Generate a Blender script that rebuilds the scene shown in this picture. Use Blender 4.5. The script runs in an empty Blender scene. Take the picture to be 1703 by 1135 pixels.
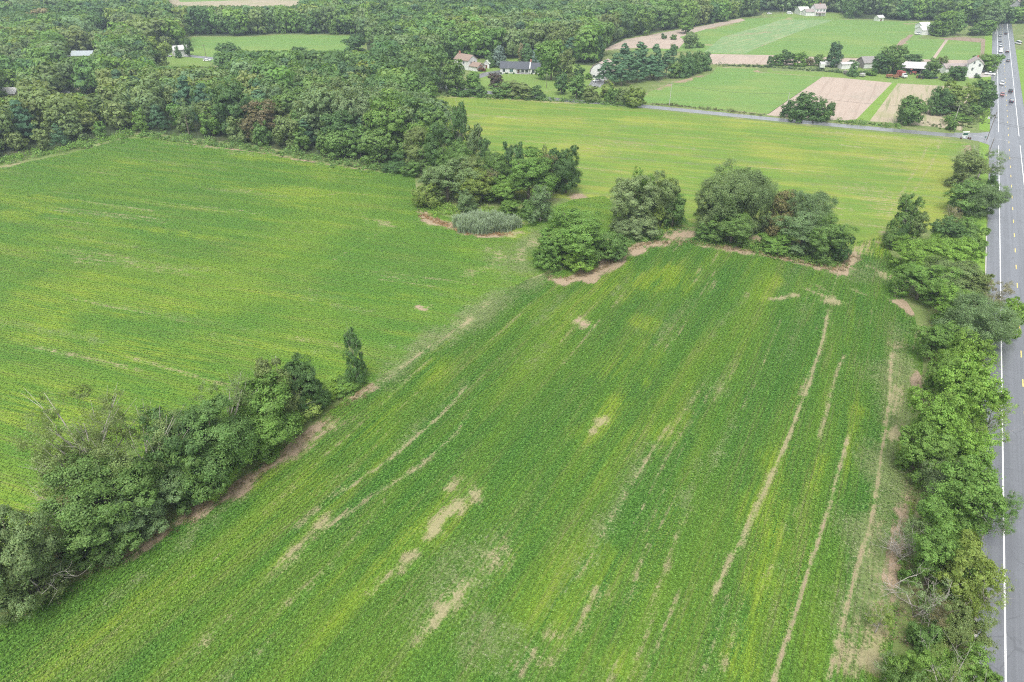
import bpy, math, random
import numpy as np
from math import radians as R_, sin, cos, pi
from mathutils import Vector, Matrix
SC = bpy.context.scene
COL = SC.collection
random.seed(7)
RNG = np.random.default_rng(11)

# ------------------------------------------------------------------ camera
CAM_H, PITCH, FPX = 79.0, R_(32.1), 1136.0
cam = bpy.data.cameras.new('camera')
cam.sensor_width = 36.0
cam.lens = FPX / 1703.0 * 36.0
cam.clip_start, cam.clip_end = 0.5, 9000.0
camo = bpy.data.objects.new('camera', cam)
COL.objects.link(camo)
camo.location = (0, 0, CAM_H)
camo.rotation_euler = (pi / 2 - PITCH, 0, 0)
SC.camera = camo

# ------------------------------------------------------------------ sky, sun, exposure
SUN_EL, SUN_AZ = R_(62), R_(195)          # azimuth clockwise from +Y (behind the camera, a little left)
world = bpy.data.worlds.new('World')
SC.world = world
world.use_nodes = True
nt = world.node_tree
nt.nodes.clear()
wo = nt.nodes.new('ShaderNodeOutputWorld')
bg = nt.nodes.new('ShaderNodeBackground')
sky = nt.nodes.new('ShaderNodeTexSky')
sky.sky_type = 'NISHITA'
sky.sun_disc = False
sky.sun_elevation = SUN_EL
sky.sun_rotation = SUN_AZ
sky.air_density, sky.dust_density, sky.ozone_density = 1.0, 3.0, 1.0
hs = nt.nodes.new('ShaderNodeHueSaturation')     # thin overcast: the cloud layer greys the blue of the sky
hs.inputs['Saturation'].default_value = 0.22
bg.inputs['Strength'].default_value = 0.15
nt.links.new(sky.outputs[0], hs.inputs['Color'])
nt.links.new(hs.outputs[0], bg.inputs['Color'])
nt.links.new(bg.outputs[0], wo.inputs['Surface'])
sl = bpy.data.lights.new('sun', 'SUN')
sl.energy = 1.3
sl.angle = R_(28)
sl.color = (1.0, 0.97, 0.92)
so = bpy.data.objects.new('sun', sl)
COL.objects.link(so)
so.rotation_euler = (pi / 2 - SUN_EL, 0, pi - SUN_AZ)
SC.view_settings.view_transform = 'Standard'
SC.view_settings.look = 'None'
SC.view_settings.exposure = 1.02
SC.view_settings.gamma = 1.0
SC.cycles.max_bounces = 6
SC.cycles.diffuse_bounces = 3
SC.cycles.transmission_bounces = 3
SC.cycles.volume_bounces = 0
SC.cycles.use_denoising = False
SC.cycles.use_adaptive_sampling = False
SC.cycles.filter_width = 1.1

# ------------------------------------------------------------------ placing: where a ray through the survey photo meets the ground
TC, TS = cos(PITCH), sin(PITCH)
def G(x, y, z=0.0):
    dx, u = (x - 851.5) / FPX, -(y - 567.5) / FPX
    Y, Z = TC + TS * u, -TS + TC * u
    t = (z - CAM_H) / Z
    return np.array([dx * t, Y * t])
def GP(pts):
    return np.array([G(*p) for p in pts])
def PX(X, Y, Z):
    zc = Y * TC - (Z - CAM_H) * TS
    yc = Y * TS + (Z - CAM_H) * TC
    return 851.5 + FPX * X / zc, 567.5 - FPX * yc / zc
VPY = 567.5 + FPX / math.tan(PITCH)              # where plumb lines meet
def scale_at(x, y):
    return TC * (y + 146) / CAM_H                # photo pixels per metre across, on the ground
RB = np.array([82.308, 85.626]); RAZ = R_(30.95)
RD = np.array([sin(RAZ), cos(RAZ)]); RN = np.array([RD[1], -RD[0]])
def RP(lat, along):                              # road coordinates: metres right of the left edge line, metres along
    return RB + RN * lat + RD * along

# ------------------------------------------------------------------ mesh helpers
def tag(o, label=None, cat=None, group=None, kind=None):
    if label: o['label'] = label
    if cat: o['category'] = cat
    if group: o['group'] = group
    if kind: o['kind'] = kind
    return o
def mesh_np(name, V, F, mats, fcol=None, pcols=None, smooth=False, fmat=None):
    """V (n,3); F (m,k) or list of such arrays"""
    Fs = F if isinstance(F, list) else [F]
    Fs = [np.asarray(f, dtype=np.int32) for f in Fs if len(f)]
    me = bpy.data.meshes.new(name)
    V = np.asarray(V, dtype=np.float32)
    nl = sum(f.size for f in Fs); nf = sum(len(f) for f in Fs)
    me.vertices.add(len(V)); me.loops.add(nl); me.polygons.add(nf)
    me.vertices.foreach_set('co', V.ravel())
    me.loops.foreach_set('vertex_index', np.concatenate([f.ravel() for f in Fs]))
    tot = np.concatenate([np.full(len(f), f.shape[1], dtype=np.int32) for f in Fs])
    st = np.concatenate([[0], np.cumsum(tot)[:-1]]).astype(np.int32)
    me.polygons.foreach_set('loop_start', st)
    me.polygons.foreach_set('loop_total', tot)
    if fmat is not None: me.polygons.foreach_set('material_index', np.asarray(fmat, dtype=np.int32))
    if smooth: me.polygons.foreach_set('use_smooth', np.ones(nf, dtype=bool))
    me.update(calc_edges=True)
    if fcol is not None:
        a = me.attributes.new('leafcol', 'FLOAT_COLOR', 'FACE')
        c = np.ones((nf, 4), dtype=np.float32); c[:, :3] = fcol
        a.data.foreach_set('color', c.ravel())
    for k, v in (pcols or {}).items():
        a = me.attributes.new(k, 'FLOAT_COLOR', 'POINT')
        a.data.foreach_set('color', np.asarray(v, dtype=np.float32).ravel())
    for m in (mats if isinstance(mats, (list, tuple)) else [mats]): me.materials.append(m)
    return me
def link(name, me, parent=None):
    o = bpy.data.objects.new(name, me)
    COL.objects.link(o)
    if parent is not None: o.parent = parent
    return o
def empty(name, loc, rz=0.0):
    o = bpy.data.objects.new(name, None)
    COL.objects.link(o)
    o.empty_display_size = 0.5
    o.location = loc
    o.rotation_euler = (0, 0, rz)
    return o
class MB:
    def __init__(s): s.v, s.f = [], []
    def add(s, V, F):
        b = len(s.v); s.v += [tuple(p) for p in V]; s.f += [tuple(i + b for i in f) for f in F]; return s
    def box(s, x0, x1, y0, y1, z0, z1, taper=0.0):
        t = taper
        return s.add([(x0, y0, z0), (x1, y0, z0), (x1, y1, z0), (x0, y1, z0), (x0 + t, y0 + t, z1), (x1 - t, y0 + t, z1), (x1 - t, y1 - t, z1), (x0 + t, y1 - t, z1)],
                     [(0, 3, 2, 1), (4, 5, 6, 7), (0, 1, 5, 4), (1, 2, 6, 5), (2, 3, 7, 6), (3, 0, 4, 7)])
    def prism(s, prof, x0, x1, inset=0.0, axis='x'):
        """prof: list of (y,z) counter-clockwise seen from +x; inset narrows nothing but the ends"""
        n = len(prof)
        V = [(x0, y, z) for y, z in prof] + [(x1, y, z) for y, z in prof]
        if axis == 'y': V = [(y, x, z) for x, y, z in V]
        F = [tuple(range(n - 1, -1, -1)), tuple(range(n, 2 * n))] + [(i, (i + 1) % n, n + (i + 1) % n, n + i) for i in range(n)]
        if axis == 'y': F = [f[::-1] for f in F]
        return s.add(V, F)
    def tube(s, pts, rad, k=6):
        pts = [Vector(p) for p in pts]; rad = rad if isinstance(rad, (list, tuple)) else [rad] * len(pts)
        b = len(s.v); up = Vector((0.31, 0.17, 0.93))
        for i, p in enumerate(pts):
            d = (pts[min(i + 1, len(pts) - 1)] - pts[max(i - 1, 0)]).normalized()
            a = d.cross(up if abs(d.dot(up)) < .9 else Vector((1, 0, 0))).normalized(); c = d.cross(a)
            for j in range(k):
                w = 2 * pi * j / k; s.v.append(tuple(p + (a * cos(w) + c * sin(w)) * rad[i]))
        for i in range(len(pts) - 1):
            for j in range(k):
                s.f.append((b + i * k + j, b + i * k + (j + 1) % k, b + (i + 1) * k + (j + 1) % k, b + (i + 1) * k + j))
        s.f.append(tuple(b + j for j in range(k))[::-1]); s.f.append(tuple(b + (len(pts) - 1) * k + j for j in range(k)))
        return s
    def cyl(s, c, ax, r, h, k=14):
        c = Vector(c); ax = Vector(ax).normalized()
        return s.tube([c - ax * h / 2, c + ax * h / 2], r, k)
    def mesh(s, name, mat, smooth=False):
        me = bpy.data.meshes.new(name); me.from_pydata(s.v, [], s.f); me.materials.append(mat)
        if smooth: me.polygons.foreach_set('use_smooth', [True] * len(me.polygons))
        me.update(); return me
    def build(s, name, mat, parent=None, bevel=0.0, smooth=False):
        o = link(name, s.mesh(name, mat, smooth), parent)
        if bevel:
            m = o.modifiers.new('bevel', 'BEVEL'); m.width = bevel; m.segments = 2; m.limit_method = 'ANGLE'
        return o
def copy_tree(o, parent=None):
    c = o.copy(); COL.objects.link(c)
    if parent is not None: c.parent = parent
    for ch in list(o.children): copy_tree(ch, c)
    return c

# ------------------------------------------------------------------ materials
def N(t, kind, **kw):
    n = t.nodes.new(kind)
    for k, v in kw.items():
        if k in n.inputs: n.inputs[k].default_value = v
        else: setattr(n, k, v)
    return n
def L(t, a, b): t.links.new(a, b)
def math_(t, op, a, b=None, c=None, clamp=False):
    n = t.nodes.new('ShaderNodeMath'); n.operation = op; n.use_clamp = clamp
    for i, x in enumerate((a, b, c)):
        if x is None: continue
        if isinstance(x, (int, float)): n.inputs[i].default_value = x
        else: t.links.new(x, n.inputs[i])
    return n.outputs[0]
def mixc(t, f, a, b, mode='MIX'):
    n = t.nodes.new('ShaderNodeMix'); n.data_type = 'RGBA'; n.blend_type = mode
    n.clamp_factor = True
    for i, x in ((0, f), (6, a), (7, b)):
        if isinstance(x, (int, float)): n.inputs[i].default_value = x
        elif isinstance(x, (tuple, list)): n.inputs[i].default_value = (*x[:3], 1)
        else: t.links.new(x, n.inputs[i])
    return n.outputs[2]
def sstep(t, x, lo, hi):
    n = t.nodes.new('ShaderNodeMapRange'); n.interpolation_type = 'SMOOTHSTEP'
    t.links.new(x, n.inputs[0]); n.inputs[1].default_value = lo; n.inputs[2].default_value = hi
    return n.outputs[0]
def noise(t, vec, scale, detail=4.0, rough=0.55):
    n = N(t, 'ShaderNodeTexNoise', Scale=scale, Detail=detail, Roughness=rough)
    t.links.new(vec, n.inputs['Vector']); return n.outputs[0]
def newmat(name):
    m = bpy.data.materials.new(name); m.use_nodes = True
    t = m.node_tree; b = t.nodes['Principled BSDF']
    return m, t, b
def paint(name, col, rough=0.6, var=0.15, scale=1.5, metal=0.0, spec=0.5, bump=0.0, dirt=0.0):
    m, t, b = newmat(name)
    g = N(t, 'ShaderNodeNewGeometry')
    n = noise(t, g.outputs['Position'], scale, 6, 0.6)
    n2 = noise(t, g.outputs['Position'], scale * 9, 3, 0.6)
    c = mixc(t, n, tuple(x * (1 - var) for x in col), tuple(min(1, x * (1 + var)) for x in col))
    if dirt: c = mixc(t, math_(t, 'MULTIPLY', sstep(t, n2, .5, .75), dirt), c, (.16, .13, .1))
    L(t, c, b.inputs['Base Color'])
    b.inputs['Roughness'].default_value = rough; b.inputs['Metallic'].default_value = metal
    b.inputs['Specular IOR Level'].default_value = spec
    if bump:
        bm = N(t, 'ShaderNodeBump', Strength=bump, Distance=0.05); L(t, n2, bm.inputs['Height']); L(t, bm.outputs[0], b.inputs['Normal'])
    return m
def leaf_material(name, gloss=0.3, trans=0.42):
    m, t, b = newmat(name)
    oi = N(t, 'ShaderNodeObjectInfo'); at = N(t, 'ShaderNodeAttribute', attribute_name='leafcol')
    c = mixc(t, 1.0, oi.outputs['Color'], at.outputs['Color'], 'MULTIPLY')
    L(t, c, b.inputs['Base Color'])
    b.inputs['Roughness'].default_value = 0.55; b.inputs['Specular IOR Level'].default_value = gloss
    tr = N(t, 'ShaderNodeBsdfTranslucent')
    L(t, mixc(t, 1.0, c, (1.25, 1.2, 0.6), 'MULTIPLY'), tr.inputs['Color'])
    mx = N(t, 'ShaderNodeMixShader'); mx.inputs[0].default_value = trans
    L(t, b.outputs[0], mx.inputs[1]); L(t, tr.outputs[0], mx.inputs[2])
    L(t, mx.outputs[0], t.nodes['Material Output'].inputs['Surface'])
    return m
M = {}
M['leaf'] = leaf_material('leaf')
M['needle'] = leaf_material('needle', 0.2, 0.12)
M['bark'] = paint('bark', (.13, .105, .08), .9, .35, 2.0)
M['palebark'] = paint('palebark', (.36, .33, .29), .9, .25, 2.0)
M['white'] = paint('white_siding', (.66, .66, .645), .5, .06, .8, dirt=.15)
M['pale'] = paint('pale_siding', (.55, .58, .5), .6, .08, .8, dirt=.2)
M['cream'] = paint('cream_siding', (.62, .55, .42), .6, .08, .8, dirt=.2)
M['slate'] = paint('slate_shingle', (.075, .082, .095), .8, .2, 3.0, bump=.3)
M['brownroof'] = paint('brown_shingle', (.26, .19, .15), .85, .2, 3.0, bump=.3)
M['tanroof'] = paint('tan_shingle', (.36, .30, .26), .85, .15, 3.0, bump=.3)
M['redroof'] = paint('faded_red_roof', (.30, .255, .24), .8, .15, 2.0, bump=.2)
M['metalroof'] = paint('weathered_metal', (.62, .60, .58), .45, .2, .6, .3, dirt=.45)
M['oldroof'] = paint('rusty_grey_metal', (.27, .255, .24), .6, .35, .7, .2, dirt=.5)
M['blueroof'] = paint('pale_blue_roof', (.33, .37, .38), .7, .12, 1.0, dirt=.2)
M['brick'] = paint('red_brick', (.34, .15, .11), .9, .25, 6.0, bump=.3)
M['darkwood_and_shade'] = paint('dark_boards_and_shade', (.06, .052, .045), .9, .3, 2.0)
M['greywood'] = paint('grey_boards', (.25, .23, .21), .9, .3, 2.0)
M['polewood'] = paint('pole_wood', (.15, .125, .10), .9, .3, 1.2)
M['palepole'] = paint('silvered_pole_wood', (.42, .40, .37), .9, .2, 1.2)
M['glass'] = paint('dark_glass', (.035, .05, .055), .12, .2, .5)
M['greenshutter'] = paint('teal_shutter', (.05, .12, .11), .5, .1, 1)
M['door'] = paint('brown_door', (.16, .07, .04), .5, .15, 1)
M['tyre'] = paint('tyre_rubber', (.02, .02, .02), .9, .1, 2)
M['rim'] = paint('wheel_rim', (.45, .45, .46), .35, .05, 2, .8)
M['lamp'] = paint('headlamp_glass', (.75, .75, .72), .15, .03, 2)
M['tail'] = paint('tail_lamp', (.4, .02, .015), .25, .05, 2)
M['trim'] = paint('dark_trim', (.03, .03, .032), .5, .1, 2)
M['redpaint'] = paint('faded_red_paint', (.29, .075, .065), .5, .2, 1.2, dirt=.3)
M['orangepaint'] = paint('rusty_orange_paint', (.30, .135, .08), .7, .3, 1.2, dirt=.35)
M['signgreen'] = paint('sign_green', (.02, .085, .06), .5, .05, 1)
M['concrete'] = paint('concrete', (.42, .41, .38), .9, .15, .8, bump=.2, dirt=.3)
M['gravel'] = paint('pale_gravel', (.38, .35, .31), .95, .2, .4, bump=.4)
M['wire'] = paint('cable', (.05, .05, .05), .6, .1, 1)

def field_material(name, az, lush, deep, yellow, row=0.76, yamt=0.5, ypatch=0.5, wband=0.18, rowdark=0.35, thin=.55, glint=1.7, straw=(.325, .275, .165), dirt=(.285, .215, .15), weed=(.18, .235, .085)):
    """crop canopy: rows run along azimuth az; 'cover' point colours hold bare straw, brown dirt, yellowing, coarse weeds"""
    m, t, b = newmat(name)
    g = N(t, 'ShaderNodeNewGeometry')
    mp = N(t, 'ShaderNodeMapping'); mp.vector_type = 'POINT'
    mp.inputs['Rotation'].default_value = (0, 0, az)          # row direction turned onto +Y
    L(t, g.outputs['Position'], mp.inputs['Vector'])
    P = mp.outputs[0]
    def stretched(sx, sy):
        q = N(t, 'ShaderNodeMapping'); q.inputs['Scale'].default_value = (sx, sy, 1); L(t, P, q.inputs['Vector']); return q.outputs[0]
    at = N(t, 'ShaderNodeAttribute', attribute_name='cover')
    sp = N(t, 'ShaderNodeSeparateColor'); L(t, at.outputs['Color'], sp.inputs[0])
    aS, aD, aY, aW = sp.outputs[0], sp.outputs[1], sp.outputs[2], at.outputs['Alpha']
    band = noise(t, stretched(wband, wband * .09), 1.0, 5, .6)
    fine = noise(t, stretched(1.3, .07), 1.0, 4, .65)
    fine2 = noise(t, stretched(.5, .035), 1.0, 5, .7)
    patch = noise(t, P, .022, 4, .55)
    leafn = noise(t, P, 2.6, 2, .5)
    leaf2 = noise(t, P, 6.0, 1, .5)
    clump = noise(t, P, .55, 5, .65)
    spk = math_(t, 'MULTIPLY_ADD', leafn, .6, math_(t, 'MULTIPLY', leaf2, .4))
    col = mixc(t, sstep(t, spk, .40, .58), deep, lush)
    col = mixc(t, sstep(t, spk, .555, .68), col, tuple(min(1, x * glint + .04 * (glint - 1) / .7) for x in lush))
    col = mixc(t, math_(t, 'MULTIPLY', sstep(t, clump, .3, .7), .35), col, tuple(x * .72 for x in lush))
    # yellowing: long bands with the rows, broad patches, and where the survey shows it
    y0 = math_(t, 'MULTIPLY', sstep(t, band, .44, .68), yamt)
    y1 = math_(t, 'MULTIPLY', sstep(t, patch, .45, .68), ypatch)
    y2 = math_(t, 'MULTIPLY', sstep(t, fine2, .42, .7), .45 * yamt)
    yf = math_(t, 'ADD', math_(t, 'ADD', y0, y1), math_(t, 'ADD', y2, math_(t, 'MULTIPLY', aY, math_(t, 'MULTIPLY_ADD', sstep(t, fine, .36, .62), .9, math_(t, 'MULTIPLY_ADD', sstep(t, fine2, .35, .65), .7, -.25)))), clamp=True)
    ycol = mixc(t, sstep(t, spk, .34, .68), tuple(x * .72 for x in yellow), yellow)
    col = mixc(t, yf, col, ycol)
    # weeds
    wcol = mixc(t, sstep(t, clump, .35, .65), tuple(x * .75 for x in weed), weed)
    wcol = mixc(t, sstep(t, leafn, .55, .75), wcol, (.30, .30, .2))
    wf = math_(t, 'MULTIPLY', sstep(t, math_(t, 'ADD', aW, math_(t, 'ADD', math_(t, 'MULTIPLY_ADD', clump, 1.4, -.7), math_(t, 'MULTIPLY_ADD', leafn, 1.2, -.6))), .15, .9), sstep(t, aW, .02, .3))
    col = mixc(t, math_(t, 'MULTIPLY', wf, .9), col, wcol)
    # thin stand: soil and old straw showing between the plants along some rows
    th = math_(t, 'MULTIPLY', sstep(t, math_(t, 'ADD', fine2, math_(t, 'MULTIPLY_ADD', band, .5, -.25)), .50, .72), sstep(t, math_(t, 'MULTIPLY_ADD', spk, .6, math_(t, 'MULTIPLY', fine, .4)), .46, .60))
    col = mixc(t, math_(t, 'MULTIPLY', th, thin), col, tuple(x * .8 for x in straw))
    # rows: thin shaded gaps of soil between the plants
    wv = N(t, 'ShaderNodeTexWave', wave_type='BANDS', bands_direction='X'); wv.inputs['Scale'].default_value = .314 / row
    wv.inputs['Distortion'].default_value = 1.5; wv.inputs['Detail Scale'].default_value = .6
    L(t, P, wv.inputs['Vector'])
    rf = math_(t, 'MULTIPLY', sstep(t, wv.outputs['Fac'], .55, .95), math_(t, 'MULTIPLY', sstep(t, fine2, .38, .6), rowdark))
    col = mixc(t, rf, col, (.10, .10, .05))
    # bare ground
    brk = math_(t, 'ADD', math_(t, 'MULTIPLY_ADD', fine, 2.2, -1.1), math_(t, 'ADD', math_(t, 'MULTIPLY_ADD', spk, 1.6, -.8), math_(t, 'MULTIPLY_ADD', clump, 1.8, -.9)))
    sf = math_(t, 'MULTIPLY', sstep(t, math_(t, 'ADD', aS, math_(t, 'MULTIPLY', brk, .9)), .2, .85), sstep(t, aS, .03, .25))
    scol = mixc(t, leafn, tuple(x * .75 for x in straw), tuple(x * 1.2 for x in straw))
    col = mixc(t, math_(t, 'MULTIPLY', sf, .8), col, scol)
    df = math_(t, 'MULTIPLY', sstep(t, math_(t, 'ADD', aD, math_(t, 'MULTIPLY', brk, .7)), .25, .7), sstep(t, aD, .03, .2))
    dcol = mixc(t, clump, tuple(x * .75 for x in dirt), tuple(x * 1.35 for x in dirt))
    dcol = mixc(t, sstep(t, leaf2, .5, .7), dcol, tuple(x * 1.5 for x in dirt))
    dcol = mixc(t, math_(t, 'MULTIPLY', sstep(t, leafn, .52, .66), .6), dcol, (.13, .15, .06))
    dcol = mixc(t, math_(t, 'MULTIPLY', sstep(t, fine2, .5, .65), .5), dcol, straw)
    col = mixc(t, df, col, dcol)
    L(t, col, b.inputs['Base Color'])
    b.inputs['Roughness'].default_value = .8; b.inputs['Specular IOR Level'].default_value = .06
    bm = N(t, 'ShaderNodeBump', Strength=.85, Distance=.22)
    L(t, math_(t, 'MULTIPLY_ADD', spk, math_(t, 'SUBTRACT', 1.0, df), math_(t, 'MULTIPLY', clump, .4)), bm.inputs['Height']); L(t, bm.outputs[0], b.inputs['Normal'])
    return m
def soil_material(name, az, base, stripe, samt=.5, patch=(.3, .27, .2), pamt=.4):
    m, t, b = newmat(name)
    g = N(t, 'ShaderNodeNewGeometry'); mp = N(t, 'ShaderNodeMapping'); mp.inputs['Rotation'].default_value = (0, 0, az)
    L(t, g.outputs['Position'], mp.inputs['Vector'])
    q = N(t, 'ShaderNodeMapping'); q.inputs['Scale'].default_value = (.55, .02, 1); L(t, mp.outputs[0], q.inputs['Vector'])
    s = noise(t, q.outputs[0], 1, 4, .6); n = noise(t, g.outputs['Position'], 1.6, 5, .65); p = noise(t, g.outputs['Position'], .03, 4, .6)
    c = mixc(t, n, tuple(x * .85 for x in base), tuple(x * 1.12 for x in base))
    c = mixc(t, math_(t, 'MULTIPLY', sstep(t, s, .48, .68), samt), c, stripe)
    c = mixc(t, math_(t, 'MULTIPLY', sstep(t, p, .5, .66), pamt), c, patch)
    L(t, c, b.inputs['Base Color']); b.inputs['Roughness'].default_value = .95; b.inputs['Specular IOR Level'].default_value = .1
    bm = N(t, 'ShaderNodeBump', Strength=.5, Distance=.1); L(t, n, bm.inputs['Height']); L(t, bm.outputs[0], b.inputs['Normal'])
    return m
def grass_material(name, a, bcol, dry, damt=.4):
    m, t, b = newmat(name)
    g = N(t, 'ShaderNodeNewGeometry'); P = g.outputs['Position']
    n = noise(t, P, 2.5, 5, .7); p = noise(t, P, .09, 5, .65); q = noise(t, P, .4, 4, .6)
    c = mixc(t, sstep(t, n, .3, .7), a, bcol)
    c = mixc(t, math_(t, 'MULTIPLY', sstep(t, p, .48, .7), damt), c, dry)
    c = mixc(t, math_(t, 'MULTIPLY', sstep(t, q, .5, .7), .3), c, tuple(x * .7 for x in a))
    L(t, c, b.inputs['Base Color']); b.inputs['Roughness'].default_value = .85; b.inputs['Specular IOR Level'].default_value = .2
    bm = N(t, 'ShaderNodeBump', Strength=.7, Distance=.15); L(t, n, bm.inputs['Height']); L(t, bm.outputs[0], b.inputs['Normal'])
    return m
def asphalt_material(name, base, wheel=True):
    m, t, b = newmat(name)
    g = N(t, 'ShaderNodeNewGeometry'); mp = N(t, 'ShaderNodeMapping'); mp.inputs['Rotation'].default_value = (0, 0, RAZ)
    L(t, g.outputs['Position'], mp.inputs['Vector'])
    q = N(t, 'ShaderNodeMapping'); q.inputs['Scale'].default_value = (.9, .012, 1); L(t, mp.outputs[0], q.inputs['Vector'])
    s = noise(t, q.outputs[0], 1, 4, .6); n = noise(t, g.outputs['Position'], 9, 3, .7); p = noise(t, g.outputs['Position'], .12, 5, .65)
    c = mixc(t, n, tuple(x * .88 for x in base), tuple(x * 1.12 for x in base))
    if wheel: c = mixc(t, math_(t, 'MULTIPLY', sstep(t, s, .38, .62), .75), c, tuple(x * .72 for x in base))
    c = mixc(t, math_(t, 'MULTIPLY', sstep(t, p, .5, .7), .3), c, tuple(x * 1.25 for x in base))
    vo = N(t, 'ShaderNodeTexVoronoi', feature='DISTANCE_TO_EDGE', Scale=.16)
    wq = N(t, 'ShaderNodeVectorMath', operation='ADD'); nn = N(t, 'ShaderNodeTexNoise', Scale=.7, Detail=5.0); L(t, g.outputs['Position'], nn.inputs['Vector'])
    L(t, g.outputs['Position'], wq.inputs[0]); L(t, nn.outputs['Color'], wq.inputs[1]); L(t, wq.outputs[0], vo.inputs['Vector'])
    c = mixc(t, math_(t, 'MULTIPLY', math_(t, 'SUBTRACT', 1.0, sstep(t, vo.outputs['Distance'], .004, .02)), math_(t, 'MULTIPLY', sstep(t, p, .4, .6), .55)), c, tuple(x * .5 for x in base))
    L(t, c, b.inputs['Base Color']); b.inputs['Roughness'].default_value = .3; b.inputs['Specular IOR Level'].default_value = 1.0
    return m

# ================================================================== GROUND
ROWS_CROSS = R_(107)                       # rows of the left and the far field
ROWS_ALONG = R_(29)                        # rows of the near field
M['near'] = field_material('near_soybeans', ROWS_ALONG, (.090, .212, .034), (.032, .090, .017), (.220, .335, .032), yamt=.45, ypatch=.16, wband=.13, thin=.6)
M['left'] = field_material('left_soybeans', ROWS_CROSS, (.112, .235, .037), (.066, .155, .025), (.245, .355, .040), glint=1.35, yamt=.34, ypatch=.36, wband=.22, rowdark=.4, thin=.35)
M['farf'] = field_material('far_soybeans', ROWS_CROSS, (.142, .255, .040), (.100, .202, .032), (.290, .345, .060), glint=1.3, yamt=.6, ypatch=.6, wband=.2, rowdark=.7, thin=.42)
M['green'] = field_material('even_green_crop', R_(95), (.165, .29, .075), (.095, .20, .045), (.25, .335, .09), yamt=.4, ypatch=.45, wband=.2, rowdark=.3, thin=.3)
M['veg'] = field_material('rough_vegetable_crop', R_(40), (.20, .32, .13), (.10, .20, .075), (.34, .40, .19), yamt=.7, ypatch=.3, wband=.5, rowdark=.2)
M['soil'] = soil_material('dry_pink_soil', R_(28), (.40, .325, .265), (.32, .25, .20), .7, (.29, .265, .21), .65)
M['brownsoil'] = soil_material('brown_track_soil', R_(28), (.27, .205, .155), (.22, .165, .12), .6, (.2, .2, .11), .5)
M['stubble'] = soil_material('weedy_stubble', R_(28), (.37, .315, .225), (.19, .225, .095), .85, (.29, .285, .15), .6)
M['drygrass'] = grass_material('mixed_verge', (.11, .17, .045), (.18, .22, .07), (.34, .29, .18), .6)
M['verge'] = grass_material('bright_verge', (.12, .22, .03), (.2, .32, .05), (.26, .27, .12), .3)
M['lawn'] = grass_material('mown_lawn', (.13, .22, .045), (.18, .26, .06), (.27, .26, .11), .35)
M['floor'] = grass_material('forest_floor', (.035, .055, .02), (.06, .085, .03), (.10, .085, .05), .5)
M['asphalt'] = asphalt_material('worn_asphalt', (.150, .157, .170))
M['lane'] = asphalt_material('lane_asphalt', (.19, .195, .20), False)
M['linewhite'] = paint('line_white', (.74, .74, .72), .6, .15, 1.2, dirt=.25)
M['lineyellow'] = paint('line_yellow', (.66, .52, .16), .6, .15, 1.2, dirt=.2)

def unit(v): return v / np.maximum(1e-9, np.linalg.norm(v, axis=-1, keepdims=True))
def inside(P, poly):
    x, y = P[:, 0], P[:, 1]; r = np.zeros(len(P), bool); n = len(poly)
    for i in range(n):
        x0, y0 = poly[i]; x1, y1 = poly[(i + 1) % n]
        c = ((y0 > y) != (y1 > y))
        with np.errstate(divide='ignore', invalid='ignore'):
            r ^= c & (x < (x1 - x0) * (y - y0) / (y1 - y0 + 1e-12) + x0)
    return r
def dist_poly(P, line):
    """distance from points to an open polyline, and the nearest point"""
    best = np.full(len(P), 1e9); near = np.zeros_like(P); tt = np.zeros(len(P)); k = len(line) - 1
    for i in range(k):
        a, b = line[i], line[i + 1]; d = b - a; l2 = max(1e-9, d @ d)
        t = np.clip(((P - a) @ d) / l2, 0, 1); q = a + t[:, None] * d; e = np.hypot(*(P - q).T)
        m = e < best; best[m] = e[m]; near[m] = q[m]; tt[m] = (i + t[m]) / k
    return best, near, tt
WOB = [(random.uniform(0, 6.28), random.uniform(.5, 2.2), random.uniform(0, 6.28)) for _ in range(9)]
def wob(P, f):
    r = np.zeros(len(P))
    for a, k, ph in WOB: r += np.sin((P[:, 0] * cos(a) + P[:, 1] * sin(a)) * k * f * 1.6 + ph + 1.2 * np.sin(P[:, 0] * f * .7 + ph))
    return r / 4.5
GRIDS = {}
def flat_sheet(name, wpoly, z, mat, label):
    me = bpy.data.meshes.new(name)
    p = np.asarray(wpoly)
    a = sum(p[i - 1][0] * p[i][1] - p[i][0] * p[i - 1][1] for i in range(len(p)))
    if a < 0: p = p[::-1]
    me.from_pydata([(x, y, z) for x, y in p], [], [tuple(range(len(p)))]); me.materials.append(mat)
    return tag(link(name, me), label, kind='structure')
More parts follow.
